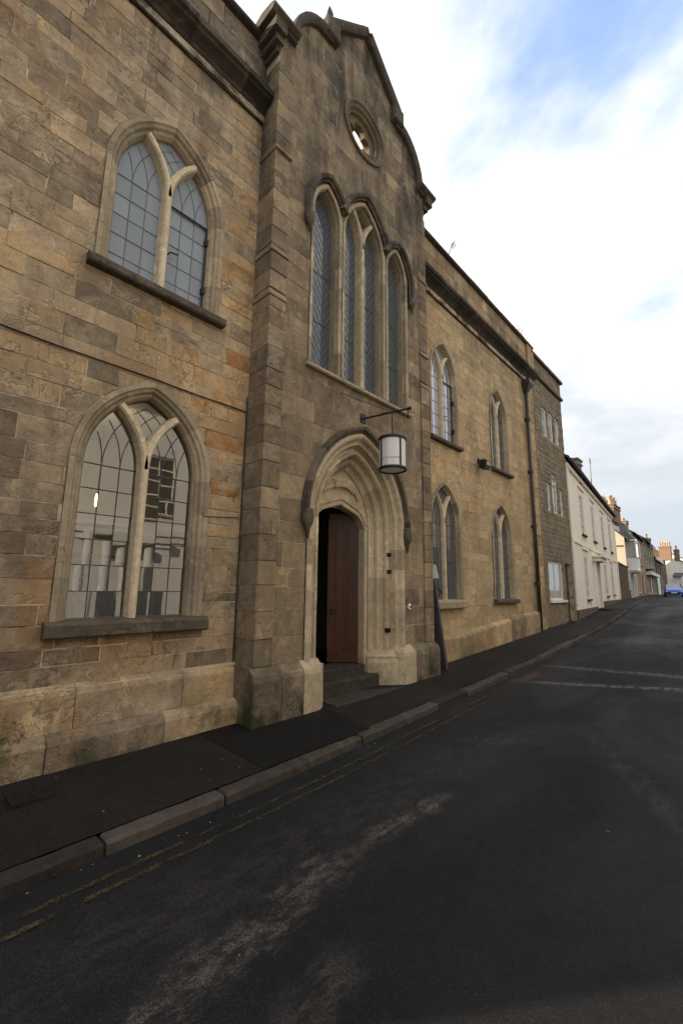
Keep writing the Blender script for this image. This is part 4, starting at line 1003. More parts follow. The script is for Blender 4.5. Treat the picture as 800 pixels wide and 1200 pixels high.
# lantern on its bracket
ln = thing('hanging_lantern', (.38, 5.42, 4.62), 'white drum lantern in a black frame hanging from an iron bracket above the doorway', 'lantern')
WB, EB, LB = Vector((TX, 5.42, 4.62)), Vector((1.21, 5.57, 4.62)), Vector((.93, 5.52, 4.62))
mb = MB(); mb.tube([WB, EB], .016, 6); mb.tube([EB-Vector((0, 0, .13)), EB+Vector((0, 0, .03))], .012, 6); mb.tube([EB, EB+(EB-WB).normalized()*.06], .026, 6); mb.box((TX-.01, 5.36, 4.54), (TX+.02, 5.48, 4.70)); mb.build('bracket', M['iron'], ln)
mb = MB(); mb.tube([(TX, 4.85, 4.90), LB], .006, 5); mb.tube([(TX, 5.95, 4.90), LB], .006, 5); mb.build('stay', M['iron'], ln)
mb = MB(); mb.tube([LB, (LB.x, LB.y, 4.205)], .011, 6); mb.build('hanging_rod', M['iron'], ln)
LX, LY, LZ0, LZ1, LR = LB.x, LB.y, 3.62, 4.17, .222
def cring(r, z, k=32): return [(LX+r*math.cos(a*2*math.pi/k), LY+r*math.sin(a*2*math.pi/k), z) for a in range(k)]
mb = MB(); mb.rings([cring(LR-.012, LZ0+.03), cring(LR-.012, LZ1-.03)], True); mb.build('drum', M['opal'], ln, True)
mb = MB(); mb.f.append([mb.vert(p) for p in cring(LR-.015, LZ0+.022)][::-1]); mb.build('diffuser', M['opal'], ln)
for z0, z1 in ((LZ0, LZ0+.045), (LZ1-.045, LZ1)):
    mb = MB(); mb.rings([cring(LR-.02, z0), cring(LR+.006, z0), cring(LR+.010, z0+.01), cring(LR+.010, z1-.01), cring(LR+.004, z1), cring(LR-.02, z1)], True); mb.build('frame_ring', M['iron'], ln, True)
mb = MB(); mb.rings([cring(LR-.005, LZ1-.01), cring(LR*.5, LZ1+.02), cring(.02, LZ1+.05)], True, True); mb.build('cap', M['iron'], ln, True)
for a in (-108, -18, 72, 162):
    t = math.radians(a); c, s_ = math.cos(t), math.sin(t); mb = MB()
    q = lambda r_, w_, z: (LX+r_*c-w_*s_, LY+r_*s_+w_*c, z)
    mb.hexa([q(LR-.014, -.011, LZ0+.03), q(LR+.004, -.011, LZ0+.03), q(LR+.004, .011, LZ0+.03), q(LR-.014, .011, LZ0+.03), q(LR-.014, -.011, LZ1-.03), q(LR+.004, -.011, LZ1-.03), q(LR+.004, .011, LZ1-.03), q(LR-.014, .011, LZ1-.03)])
    mb.build('frame_bar', M['iron'], ln)
def wrap_text(body, size, z, ang0, name):
    cu = bpy.data.curves.new(name, 'FONT'); cu.body = body; cu.size = size; cu.align_x = 'CENTER'; cu.space_character = 1.15
    o = bpy.data.objects.new(name, cu); COL.objects.link(o); dg = bpy.context.evaluated_depsgraph_get()
    me = bpy.data.meshes.new_from_object(o.evaluated_get(dg)); bpy.data.objects.remove(o)
    for v in me.vertices:
        a = ang0+v.co.x/(LR); zz = z+v.co.y
        v.co = Vector((LX+(LR-.0095)*math.cos(a), LY+(LR-.0095)*math.sin(a), zz))
    me.materials.clear(); me.materials.append(M['iron']); t = bpy.data.objects.new(name, me); COL.objects.link(t); attach(t, ln); return t
wrap_text('AT THE CHAPEL', .040, LZ0+.155, math.radians(-62), 'lettering')

# folded sign board leaning by the tower corner
bd = thing('leaning_board', (.4, 7.95, pz(.3, 7.9)), 'tall narrow dark board leaning against the right corner of the entrance bay', 'board')
zf = pz(.4, 7.9)
def slab(y0, y1, z0, z1, x0, x1, th): # from foot (y0,z0) to head (y1,z1)
    mb = MB(); t = Vector((y1-y0, z1-z0)).normalized(); nn = Vector((-t.y, t.x))*th
    mb.hexa([(x0, y0, z0), (x1, y0, z0), (x1, y0-nn.x, z0-nn.y), (x0, y0-nn.x, z0-nn.y), (x0, y1, z1), (x1, y1, z1), (x1, y1-nn.x, z1-nn.y), (x0, y1-nn.x, z1-nn.y)]); return mb
slab(7.90, 7.525, zf, 1.93, .02, .44, .04).build('panel', M['wood_dark'], bd)
slab(7.97, 7.58, zf, 1.78, .02, .43, .03).build('panel', M['wood_dark'], bd)
mb = MB(); mb.tube([(.42, 7.72, 1.62), (.42, 7.79, 1.66), (.42, 7.76, 1.74), (.42, 7.68, 1.75)], .016, 6); mb.build('hinge', M['iron'], bd)
pp = MB(); pp.hexa([(.40, 7.515, 1.95), (.54, 7.515, 1.95), (.54, 7.525, 1.95), (.40, 7.525, 1.95), (.44, 7.49, 2.22), (.49, 7.49, 2.22), (.49, 7.50, 2.22), (.44, 7.50, 2.22)]); pp.build('paper_notice', M['paper'], bd)

ae = thing('tv_aerial', (-.8, 9.9, 9.3), 'small television aerial on a thin mast above the right-hand parapet', 'aerial')
# ------------------------------------------------------------ aerials
def aerial_parts():
    mb = MB(); mb.tube([(-.30, 9.62, 10.0), (-.28, 9.75, 10.75), (-.28, 10.12, 11.55)], .014, 5); mb.build('mast', M['iron'], ae)
    mb = MB(); mb.tube([(-.28, 9.93, 10.98), (-.28, 9.62, 10.86)], .008, 5)
    for k in range(5): mb.tube([(-.28, 10.02+k*.045, 11.42+k*.06), (-.28, 10.16+k*.045, 11.36+k*.06)], .008, 4)
    mb.tube([(-.28, 10.05, 11.40), (-.28, 10.30, 11.78)], .010, 5)
    tag(mb.build('element_array', M['iron'], ae), kind='stuff')
aerial_parts()
fa = thing('bird_spikes', (-.1, 14.9, 10.4), 'fan of thin metal spikes standing on the far end of the parapet', 'spikes')
mb = MB()
for k in range(9):
    a = math.radians(130-k*12.5); ca, sa = math.cos(a), math.sin(a); c0 = Vector((14.55, 10.15))
    mb.tube([(-.02, c0.x+.38*ca, max(10.37, c0.y+.38*sa)), (-.02, c0.x+.95*ca, c0.y+.80*sa)], .007, 4)
    mb.tube([(-.02, c0.x+.70*ca-.05*sa, c0.y+.62*sa+.05*ca), (-.02, c0.x+.70*ca+.05*sa, c0.y+.62*sa-.05*ca)], .005, 4)
mb.build('spikes', M['iron'], fa)
mb = MB(); mb.box((-.05, 13.95, 10.34), (.02, 15.1, 10.37)); mb.build('spike_strip', M['iron'], fa)

# ------------------------------------------------------------ houses with openings
class Frame:
    """u along the facade, v towards the street, z up"""
    def __init__(s, p0, p1):
        s.o = Vector((p0[0], p0[1], 0)); t = Vector((p1[0]-p0[0], p1[1]-p0[1], 0)); s.L = t.length; s.t = t.normalized(); s.n = Vector((s.t.y, -s.t.x, 0))
    def p(s, u, v, z): q = s.o+s.t*u+s.n*v; return (q.x, q.y, z)
    def box(s, mb, u0, u1, v0, v1, z0, z1):
        mb.hexa([s.p(u0, v0, z0), s.p(u0, v1, z0), s.p(u1, v1, z0), s.p(u1, v0, z0), s.p(u0, v0, z1), s.p(u0, v1, z1), s.p(u1, v1, z1), s.p(u1, v0, z1)])
def wall_rects(mb, F, u0, u1, z0, z1, rects, depth=.14, v=0.0):
    us = sorted({u0, u1, *[r[0] for r in rects], *[r[1] for r in rects]}); zs = sorted({z0, z1, *[r[2] for r in rects], *[r[3] for r in rects]})
    for a, b in zip(us, us[1:]):
        for c, d in zip(zs, zs[1:]):
            if any(r[0] <= a and r[1] >= b and r[2] <= c and r[3] >= d for r in rects): continue
            mb.face([F.p(a, v, c), F.p(b, v, c), F.p(b, v, d), F.p(a, v, d)])
    for (a, b, c, d) in [r[:4] for r in rects]:
        q = [(a, c), (b, c), (b, d), (a, d)]
        for k in range(4):
            (ua, za), (ub, zb_) = q[k], q[(k+1) % 4]
            mb.face([F.p(ua, v, za), F.p(ua, v-depth, za), F.p(ub, v-depth, zb_), F.p(ub, v, zb_)])
def sash(F, par, r, v, nu=2, nz=2, fm='white', gm='farglass', fw=.06, sill='dark', bar=.025, sillh=.08):
    a, b, c, d = r[:4]; mb = MB()
    for q in ((a, a+fw, c, d), (b-fw, b, c, d), (a+fw, b-fw, c, c+fw), (a+fw, b-fw, d-fw, d)): F.box(mb, q[0], q[1], v-.03, v+.02, q[2], q[3])
    w = mb.build('window', M[fm], par)
    mb = MB(); mb.face([F.p(a+fw*.5, v-.005, c+fw*.5), F.p(b-fw*.5, v-.005, c+fw*.5), F.p(b-fw*.5, v-.005, d-fw*.5), F.p(a+fw*.5, v-.005, d-fw*.5)]); mb.build('pane', M[gm], w)
    mb = MB()
    for k in range(1, nu): u = lerp(a, b, k/nu); F.box(mb, u-bar/2, u+bar/2, v-.004, v+.012, c+fw, d-fw)
    for k in range(1, nz): z = lerp(c, d, k/nz); F.box(mb, a+fw, b-fw, v-.004, v+.016, z-bar*.6, z+bar*.6)
    if nu > 1 or nz > 1: mb.build('glazing_bar', M[fm], w)
    if sill: mb = MB(); F.box(mb, a-.08, b+.08, v-.03, .09, c-sillh, c-.002); mb.build('sill', M[sill], w)
    return w
def door_at(F, par, r, v, m_, panels=True):
    a, b, c, d = r; mb = MB(); F.box(mb, a, b, v-.05, v, c, d); dr = mb.build('door', M[m_], par)
    if panels:
        w = b-a
        for k in (0, 1):
            for z0, z1 in ((.08, .42), (.48, .90)):
                mb = MB(); F.box(mb, a+w*(.12+.42*k), a+w*(.46+.42*k), v, v+.014, lerp(c, d, z0), lerp(c, d, z1)); mb.build('door_panel', M[m_], dr)
    mb = MB(); F.box(mb, b-.14, b-.09, v, v+.05, c+1.0, c+1.05); mb.build('handle', M['iron'], dr)
    return dr
def body(F, par, u0, u1, z0, eave, ridge, depth, wm, rm, front_rects, v_open=.14, over=.25, gables=True, roof=True):
    mb = MB(); wall_rects(mb, F, u0, u1, z0, eave, front_rects, v_open)
    for u in (u0, u1):
        mb.face([F.p(u, 0, z0), F.p(u, -depth, z0), F.p(u, -depth, eave), F.p(u, -depth/2, ridge if gables else eave), F.p(u, 0, eave)])
    mb.face([F.p(u0, -depth, z0), F.p(u1, -depth, z0), F.p(u1, -depth, eave), F.p(u0, -depth, eave)])
    w = mb.build('wall', M[wm], par)
    if front_rects:
        mb = MB(); F.box(mb, u0+.05, u1-.05, -.8, -v_open-.07, z0, eave-.1); mb.build('inner_wall', M['shop'], par)
    if roof:
        sl_ = (ridge-eave)/(depth/2); mb = MB()
        for sg in (0, 1):
            va, vb = (over, -depth/2) if sg == 0 else (-depth-over, -depth/2)
            za = eave-over*sl_+.06; zb_ = ridge+.06
            mb.hexa([F.p(u0-.08, va, za), F.p(u1+.08, va, za), F.p(u1+.08, vb, zb_), F.p(u0-.08, vb, zb_), F.p(u0-.08, va, za+.10), F.p(u1+.08, va, za+.10), F.p(u1+.08, vb, zb_+.10), F.p(u0-.08, vb, zb_+.10)])
        r = mb.build('roof', M[rm], par)
        mb = MB(); F.box(mb, u0, u1, over-.02, over+.09, eave-over*sl_-.02, eave-over*sl_+.07); mb.build('gutter', M['slate'], r)
        return r
def chimney(par, x0, x1, y0, y1, z0, z1, m_='brick', pots=4, poth=.55, rows=1, off=0):
    mb = MB(); mb.box((x0, y0, z0), (x1, y1, z1-.28)); mb.box((x0-.05, y0-.05, z1-.28), (x1+.05, y1+.05, z1-.18)); mb.box((x0-.02, y0-.02, z1-.18), (x1+.02, y1+.02, z1-.06)); mb.box((x0-.07, y0-.07, z1-.06), (x1+.07, y1+.07, z1))
    ch = mb.build('chimney', M[m_], par)
    for r in range(rows):
        for k in range(pots):
            if x1-x0 > y1-y0: x, y = lerp(x0, x1, (k+.5)/pots), lerp(y0, y1, (r+.5)/rows)
            else: x, y = lerp(x0, x1, (r+.5)/rows), lerp(y0, y1, (k+.5)/pots)
            h_ = poth*rnd(.75, 1.1); mb = MB()
            mb.rings([[(x+q*math.cos(a*math.pi/4), y+q*math.sin(a*math.pi/4), z1+zz*h_) for a in range(8)] for q, zz in ((.13, 0), (.115, .1), (.095, .8), (.13, .86), (.13, 1.0), (.085, 1.0), (.08, .8))], True, True)
            mb.build('chimney_pot', M['pot'], ch, True)
    return ch

# --- grey rubble house joined to the hall
gh = thing('rubble_house', (0, 16.6, G(16.6)+.15), 'narrow three storey dark rubble stone house beside the downpipe, with white framed windows', 'house')
FG = Frame((-.01, 14.92), (-.01, 18.30)); U = lambda y: y-14.92
class Rect:
    def __init__(s, a, b, c, d): s.yc, s.w, s.r, s.zb, s.zt = (a+b)/2, (b-a)/2, (b-a)/2, c, d
    def half(s, z, o=0): return s.w if s.zb <= z <= s.zt else None
    def ztop(s, o=0): return s.zt
gr = [(15.92, 16.42, 7.30, 8.42), (16.58, 17.12, 7.30, 8.42), (17.28, 17.80, 7.30, 8.42),
      (15.88, 16.26, 4.52, 5.55), (16.48, 17.06, 4.52, 5.95), (17.28, 17.66, 4.52, 5.55), (15.50, 17.00, 1.42, 2.74), (17.28, 18.02, .62, 2.74)]
mb = MB(); wall_rects(mb, FG, 0, 3.38, -.3, 10.10, [(U(a), U(b), c, d) for a, b, c, d in gr], .16)
mb.face([FG.p(3.38, 0, -.3), FG.p(3.38, -8, -.3), FG.p(3.38, -8, 10.1), FG.p(3.38, 0, 10.1)]); mb.face([FG.p(0, -8, -.3), FG.p(3.38, -8, -.3), FG.p(3.38, -8, 10.1), FG.p(0, -8, 10.1)]); mb.face([FG.p(0, 0, 10.1), FG.p(3.38, 0, 10.1), FG.p(3.38, -8, 9.3), FG.p(0, -8, 9.3)])
gw = mb.build('wall', M['mortar'], gh)
mb = MB(); FG.box(mb, .05, 3.3, -.9, -.24, -.2, 9.8); mb.build('inner_wall', M['shop'], gh)
STONES.clear()
class Above:            # keeps rubble above the arched middle window too
    pass
lay(14.93, 18.30, .42, 9.35, .004, [Rect(*q) for q in gr], gw, 'rubble', (.12, .22), (.16, .50), .008, .008, (-.006, .010), depth=.05, hue=lambda y, z: rnd(0, 1))
lay(14.93, 18.30, 9.46, 10.1, .02, [], gw, 'rubble', (.20, .24), (.3, .6), .010, .004, (-.003, .008), depth=.05)
mb = MB()
for s in STONES: stone_geo(mb, s)
tag(mb.build('stonework', M['rubble'], gh), kind='stuff')
mb = MB(); FG.box(mb, -.0, 3.42, -.3, .10, 9.36, 9.46); mb.build('string_course', M['dark'], gh)
mb = MB(); FG.box(mb, -.0, 3.46, -.4, .12, 10.10, 10.20); mb.build('coping', M['dark'], gh)
for k, (a, b, c, d) in enumerate(gr[:7]):
    nu, nz = (1, 1) if k < 6 else (2, 1)
    r = (U(a), U(b), c, d)
    if k == 4:
        F = FG; w = sash(F, gh, (U(a), U(b), c, 5.66), -.06, 1, 1, gm='milky2', sill=None)
        mb = MB(); um = (U(a)+U(b))/2; hw_ = (b-a)/2
        rr = [[F.p(um+q*math.cos(t), vv, 5.66+q*math.sin(t)) for t in [j*math.pi/12 for j in range(13)]] for q, vv in ((hw_, -.09), (hw_, -.03), (hw_-.06, -.03), (hw_-.06, -.09))]
        mb.rings(rr); mb.build('frame_arch', M['white'], w)
        mb = MB(); mb.face([F.p(um+hw_*math.cos(t), -.065, 5.64+hw_*math.sin(t)) for t in [j*math.pi/12 for j in range(13)]]); mb.build('pane', M['milky2'], w)
        mb = MB()   # stone spandrels of the arched head
        for sg in (-1, 1):
            q = [F.p(um+sg*hw_, .0, 5.66)]+[F.p(um+sg*hw_*math.cos(t), .0, 5.66+hw_*math.sin(t)) for t in [j*math.pi/12 for j in range(1, 7)]]+[F.p(um, .0, 5.95), F.p(um+sg*hw_, .0, 5.95)]
            mb.face(q); q2 = [F.p(um+sg*hw_*math.cos(t), .0, 5.66+hw_*math.sin(t)) for t in [j*math.pi/12 for j in range(7)]]; q3 = [F.p(um+sg*hw_*math.cos(t), -.14, 5.66+hw_*math.sin(t)) for t in [j*math.pi/12 for j in range(7)]]
            mb.rings([q2, q3])
        mb.build('arched_head', M['dress'], w)
    else:
        sash(FG, gh, r, -.06, nu, nz, gm='netglass' if k == 6 else 'milky2', sill='white' if k == 6 else None, fw=.075 if k < 3 else .065)
        if k == 6: pass
mb = MB()
for a, b, c, d in gr[:7]:
    FG.box(mb, U(a)-.09, U(b)+.09, -.05, .022, c-.10, c-.012)
mb.build('stone_sill', M['dress'], gh)
door_at(FG, gh, (U(17.30), U(18.0), .62, 2.70), -.12, 'doorbrown')
mb = MB(); FG.box(mb, U(17.22), U(18.1), -.1, .22, G(17.6)-.1, .66+.0); mb.build('step', M['kerb'], gh)

# --- cream rendered house
def FXp(y): return (FX(y), y)
ch_ = thing('cream_house', (*FXp(27), G(27)+.15), 'long cream rendered house with tall sash windows and pilasters next to the rubble house', 'house')
FC = Frame(FXp(18.32), FXp(35.1)); UC = lambda y: (y-18.32)/math.cos(math.atan(.107))
ups = [(20.95, 21.95), (24.35, 25.25), (28.1, 29.0), (31.7, 32.6)]
cr = [(UC(a), UC(b), 4.22, 6.02) for a, b in ups]+[(UC(20.95), UC(21.85), 1.40, 3.25), (UC(27.75), UC(28.6), 1.50, 3.25), (UC(30.9), UC(31.8), 1.55, 3.25), (UC(23.9), UC(24.95), .95, 3.05)]
r_ = body(FC, ch_, 0, FC.L, -.2, 6.98, 9.2, 7.5, 'render', 'slate', cr, .07, over=.16)
for k, r in enumerate(cr[:7]):
    sash(FC, ch_, r, -.035, 2, 4, gm='netglass' if k in (0, 1, 4) else 'farglass', sill='dark', bar=.03, fw=.07)
    mb = MB(); FC.box(mb, r[0]-.26, r[0]-.12, -.02, .025, r[2]-.3, r[3]+.25); FC.box(mb, r[1]+.12, r[1]+.26, -.02, .025, r[2]-.3, r[3]+.25); FC.box(mb, r[0]-.30, r[1]+.30, -.02, .06, r[3]+.26, r[3]+.38)
    mb.build('window_surround', M['render'], ch_)
door_at(FC, ch_, cr[7], -.09, 'grey_door')
mb = MB(); FC.box(mb, cr[7][0]-.24, cr[7][0]-.02, -.02, .12, .9, 3.15); FC.box(mb, cr[7][1]+.02, cr[7][1]+.24, -.02, .12, .9, 3.15); FC.box(mb, cr[7][0]-.34, cr[7][1]+.34, -.02, .36, 3.16, 3.34); FC.box(mb, cr[7][0]-.42, cr[7][1]+.42, -.02, .46, 3.345, 3.43); mb.build('door_hood', M['render'], ch_)
mb = MB(); FC.box(mb, cr[7][0]-.25, cr[7][1]+.25, -.1, .50, .3, .94); FC.box(mb, cr[7][0]-.25, cr[7][1]+.25, .501, .80, .3, .92-.16); mb.build('door_step', M['kerb'], ch_)
mb = MB(); FC.box(mb, 0, FC.L, -.02, .045, 3.66, 3.76); FC.box(mb, 0, FC.L, -.02, .08, 6.62, 6.80); mb.build('moulded_band', M['render'], ch_)
mb = MB(); FC.box(mb, 0, cr[7][0]-.26, -.02, .06, .2, 1.02); FC.box(mb, cr[7][1]+.26, FC.L, -.02, .06, .2, 1.22); mb.build('plinth', M['rubblewall'], ch_)
for a, b in ((0, .32), (FC.L-.34, FC.L)): mb = MB(); FC.box(mb, a, b, -.02, .055, 1.2, 6.6); mb.build('pilaster', M['render'], ch_)
chimney(ch_, -1.30, -.30, 21.2, 21.9, 6.6, 7.72, 'cement', 0)
chimney(ch_, -2.50, -1.55, 34.4, 36.4, 6.5, 7.72, 'brick', 5, .72, 2)
mb = MB(); mb.tube([(-.42, 24, 7.0), (-.40, 24, 8.35)], .02, 5)
for k in range(4): mb.tube([(-.40, 23.8, 8.1+k*.07), (-.40, 24.2, 8.1+k*.07)], .01, 4)
am = thing('roof_aerial', (-.4, 24, 7.0), 'thin pale television mast on the cream house roof', 'aerial'); mb.build('mast', M['cement'], am)

# --- garden wall
gwl = thing('garden_wall', (*FXp(39), G(39)+.15), 'tall brown rubble garden wall between the cream house and the bay-windowed house', 'wall')
FW = Frame(FXp(35.12), FXp(43.0)); mb = MB(); FW.box(mb, 0, FW.L, -.4, .0, .4, 3.68)
gwm = mb.build('masonry', M['mortar'], gwl)
mb = MB(); z = 1.0
while z < 3.66:
    u = 0
    h_ = rnd(.17, .25)
    while u < FW.L-.05:
        l_ = min(rnd(.25, .6), FW.L-u); mb.tone = (rnd(0, 1), rnd(0, 1), rnd(0, 1)); FW.box(mb, u+.012, u+l_-.012, -.05, rnd(.015, .045), z+.01, min(z+h_, 3.67)-.01); u += l_
    z += h_
tag(mb.build('stonework', M['rubblewall'], gwl), kind='stuff')
mb = MB(); FW.box(mb, 0, FW.L, -.45, .07, 3.68, 3.78); mb.build('coping', M['dark'], gwl)

# --- generic far houses
def far_house(name, y0, y1, eave, ridge, depth, wm, rm, label, rects, sashes, cat='house', gable_over=.25, v0=0.0):
    F = Frame((FX(y0)+v0, y0), (FX(y1)+v0, y1)); t = thing(name, (FX((y0+y1)/2)+v0, (y0+y1)/2, G((y0+y1)/2)+.15), label, cat)
    R_ = [(a*F.L, b*F.L, c, d) for a, b, c, d in rects]
    body(F, t, 0, F.L, .2, eave, ridge, depth, wm, rm, R_, .12, over=gable_over)
    for r, s in zip(R_, sashes):
        if s[0] == 'd': door_at(F, t, r, -.08, s[1], False)
        else: sash(F, t, r, -.08, s[1], s[2], fm=s[3], gm=s[4], sill=s[5] if len(s) > 5 else 'dress', fw=.07)
    return F, t
FO, oh = far_house('bay_house', 43.05, 52.5, 6.25, 9.3, 6.0, 'render_pink', 'slate', 'buff rendered house with a white oriel bay over a shopfront, beyond the garden wall',
    [(.66, .80, 4.3, 5.6), (.70, .86, 1.3, 3.3)], [('w', 2, 2, 'white', 'farglass'), ('w', 2, 1, 'white', 'farglass')])
mb = MB(); FO.box(mb, .1, FO.L, -.02, .06, 3.72, 3.86); FO.box(mb, -.04, -.002, -5.8, -.1, 5.48, 5.60); mb.build('string_course', M['tile'], oh)
# oriel
mb = MB(); a, b = .6, 3.6
ring = lambda z, e=0: [FO.p(a-e, -.05, z), FO.p(a+.25-e, .75+e, z), FO.p(b-.25+e, .75+e, z), FO.p(b+e, -.05, z)]
mb.rings([ring(3.30, -.05), ring(3.50, .06), ring(3.62, .06), ring(3.62), ring(4.55), ring(4.62, .05)]); mb.rings([ring(5.95), ring(6.02, .07), ring(6.14, .07)], False, True)
for k in (0, 1, 2, 3):
    p0 = ring(0)[k]; mb.box((p0[0]-.09, p0[1]-.09, 4.6), (p0[0]+.09, p0[1]+.09, 5.98))
ori = mb.build('oriel_bay', M['white'], oh)
mb = MB(); mb.rings([ring(4.6, -.05), ring(5.97, -.05)]); mb.build('oriel_glass', M['milky2'], ori)
mb = MB(); top = [FO.p(a+.6, -.05, 6.9), FO.p(a+.7, .1, 6.9), FO.p(b-.7, .1, 6.9), FO.p(b-.6, -.05, 6.9)]; mb.rings([ring(6.14, .10), top], False, True); mb.build('oriel_roof', M['slate'], ori)
for u in (.15, 1.5, 2.9, 4.1):
    mb = MB(); FO.box(mb, u, u+.24, -.02, .16, 1.1, 3.28); mb.build('shop_pilaster', M['white'], oh)
for u0, u1 in ((.45, 1.45), (1.8, 2.85), (3.2, 4.05)):
    mb = MB(); FO.box(mb, u0, u1, -.02, .03, 1.9, 3.1); mb.build('shop_window', M['farglass'], oh)
mb = MB(); FO.box(mb, .1, 4.5, -.02, .10, 1.0, 1.85); mb.build('stall_riser', M['rubblewall'], oh)
chimney(oh, -3.42, -2.86, 45.7, 46.7, 6.4, 8.05, 'cement', 2, .3)
FT, th_ = far_house('tall_house', 52.6, 62.4, 7.7, 10.1, 7.5, 'pinkbrick', 'slate', 'tall brick and render house with a pale gable end rising behind the bay-windowed house',
    [(.15, .3, 4.6, 6.2), (.55, .72, 4.6, 6.2), (.12, .34, 1.6, 3.7), (.5, .62, 1.3, 3.6), (.75, .9, 1.6, 3.7)], [('w', 2, 2, 'white', 'farglass')]*2+[('w', 2, 1, 'white', 'farglass')]+[('d', 'shop')]+[('w', 2, 1, 'white', 'farglass')])
mb = MB(); mb.face([FT.p(-.03, -.15, .5), FT.p(-.03, -7.3, .5), FT.p(-.03, -7.3, 7.7), FT.p(-.03, -3.75, 9.95), FT.p(-.03, -.15, 7.75)]); mb.build('gable_render', M['render_white'], th_)
F3, t3 = far_house('three_storey_house', 62.5, 77.6, 8.15, 10.6, 7.0, 'rubble', 'slate', 'grey three storey house with rows of white casements and a projecting pink shopfront band',
    [(.08, .2, 6.2, 7.7), (.3, .42, 6.2, 7.7), (.5, .62, 6.2, 7.7), (.72, .84, 6.2, 7.7), (.1, .22, 4.4, 5.7), (.32, .44, 4.4, 5.7), (.55, .68, 4.4, 5.7), (.76, .88, 4.4, 5.7), (.10, .30, 1.5, 3.4), (.42, .56, 1.5, 3.6), (.70, .88, 1.5, 3.4)],
    [('w', 2, 2, 'white', 'milky2')]*8+[('w', 2, 1, 'white', 'farglass'), ('d', 'white'), ('w', 2, 1, 'white', 'farglass')])
mb = MB(); F3.box(mb, .5, F3.L-.8, -.02, .55, 3.75, 4.1); mb.build('shop_fascia', M['white'], t3)
mb = MB(); F3.box(mb, .4, 4.0, -.02, .75, 4.35, 4.42); mb.build('canopy', M['iron'], t3)
chimney(t3, -5.3, -4.5, 69.5, 70.5, 7.5, 8.75, 'brick', 3, .7)
F4, t4 = far_house('cottage', 77.7, 92.0, 6.75, 8.6, 6.5, 'rubble', 'tile', 'low stone cottage with white eaves board and white garage door left of the blue car',
    [(.08, .26, 4.3, 6.0), (.4, .58, 4.3, 6.0), (.70, .88, 4.3, 6.0), (.12, .62, 1.3, 4.2)], [('w', 3, 2, 'shop', 'farglass')]*3+[('d', 'white')])
mb = MB(); F4.box(mb, -.2, F4.L+.2, .2, .42, 6.35, 6.85); mb.build('eaves_board', M['white'], t4)
mb = MB(); F4.box(mb, .0, .6, -.02, .1, 1.2, 4.2); mb.build('green_post', M['green'], t4)
F5, t5 = far_house('gabled_house', 92.1, 106, 8.4, 11.6, 8.0, 'rubblewall', 'slate', 'dark roofed stone house with a big orange chimney stack, behind the blue car',
    [(.1, .25, 5.2, 6.8), (.4, .55, 5.2, 6.8), (.7, .85, 5.2, 6.8), (.1, .4, 1.8, 3.6), (.55, .8, 1.8, 3.6)], [('w', 2, 2, 'white', 'farglass')]*5)
chimney(t5, -6.3, -4.7, 91.0, 92.4, 7.0, 9.35, 'brick', 5, .85, 2)
chimney(t5, -4.5, -3.85, 93, 94.4, 7.0, 8.9, 'brick', 2, .8)
# cream gabled house where the street bends
eh = thing('cream_gabled_house', (-3.5, 112, 1.4), 'cream gabled house closing the street behind the cars, with a white sloping verge', 'house')
FE = Frame((-7.4, 112), (3.0, 112)); mb = MB()
mb.face([(-8.2, 112, .8), (3.0, 112, .8), (3.0, 112, 3.2), (-8.2, 112, 9.9)]); mb.face([(-6.8, 112, .8), (-6.8, 120, .8), (-6.8, 120, 9), (-6.8, 112, 9)])
wl_ = mb.build('wall', M['render'], eh)
mb = MB(); mb.hexa([(-6.9, 111.6, 9.0), (3.4, 111.6, 2.9), (3.4, 111.8, 2.9), (-6.9, 111.8, 9.0), (-6.9, 111.6, 9.45), (3.4, 111.6, 3.3), (3.4, 111.8, 3.3), (-6.9, 111.8, 9.45)]); mb.build('verge_board', M['white'], eh)
mb = MB(); mb.hexa([(-6.95, 111.7, 9.48), (3.4, 111.7, 3.33), (3.4, 121, 3.33), (-6.95, 121, 9.48), (-6.95, 111.7, 9.7), (3.4, 111.7, 3.55), (3.4, 121, 3.55), (-6.95, 121, 9.7)]); mb.build('roof', M['slate'], eh)
for u, z0, w_ in ((3.0, 4.0, 1.2), (6.0, 1.6, 1.2), (2.0, 1.6, 1.6)):
    sash(FE, eh, (u, u+w_, z0, z0+1.4), .03, 2, 2, sill=None)
lh = thing('white_annexe', (-6, 108.5, 1.4), 'small white lean-to wall in front of the cream gabled house', 'house')
FL = Frame((-6.6, 108.6), (-4.7, 108.6)); mb = MB(); mb.box((-6.6, 108.6, .8), (-5.3, 111.4, 4.7)); mb.build('wall', M['render_white'], lh)
mb = MB(); mb.hexa([(-6.7, 108.3, 4.7), (-5.2, 108.3, 4.7), (-5.2, 111.5, 5.5), (-6.7, 111.5, 5.5), (-6.7, 108.3, 4.8), (-5.2, 108.3, 4.8), (-5.2, 111.5, 5.6), (-6.7, 111.5, 5.6)]); mb.build('roof', M['slate'], lh)
sash(FL, lh, (.3, 1.1, 2.2, 3.4), .03, 2, 2, sill=None)
fh = thing('distant_house', (-1, 135, 1.4), 'dark slate roofed house beyond the end of the street', 'house')
mb = MB(); mb.box((-6, 135, .8), (8, 143, 6.2)); mb.build('wall', M['rubble'], fh)
mb = MB(); mb.hexa([(-6.3, 134.6, 6.1), (8.3, 134.6, 6.1), (8.3, 139, 9.6), (-6.3, 139, 9.6), (-6.3, 134.6, 6.3), (8.3, 134.6, 6.3), (8.3, 139, 9.8), (-6.3, 139, 9.8)]); mb.build('roof', M['slate'], fh)

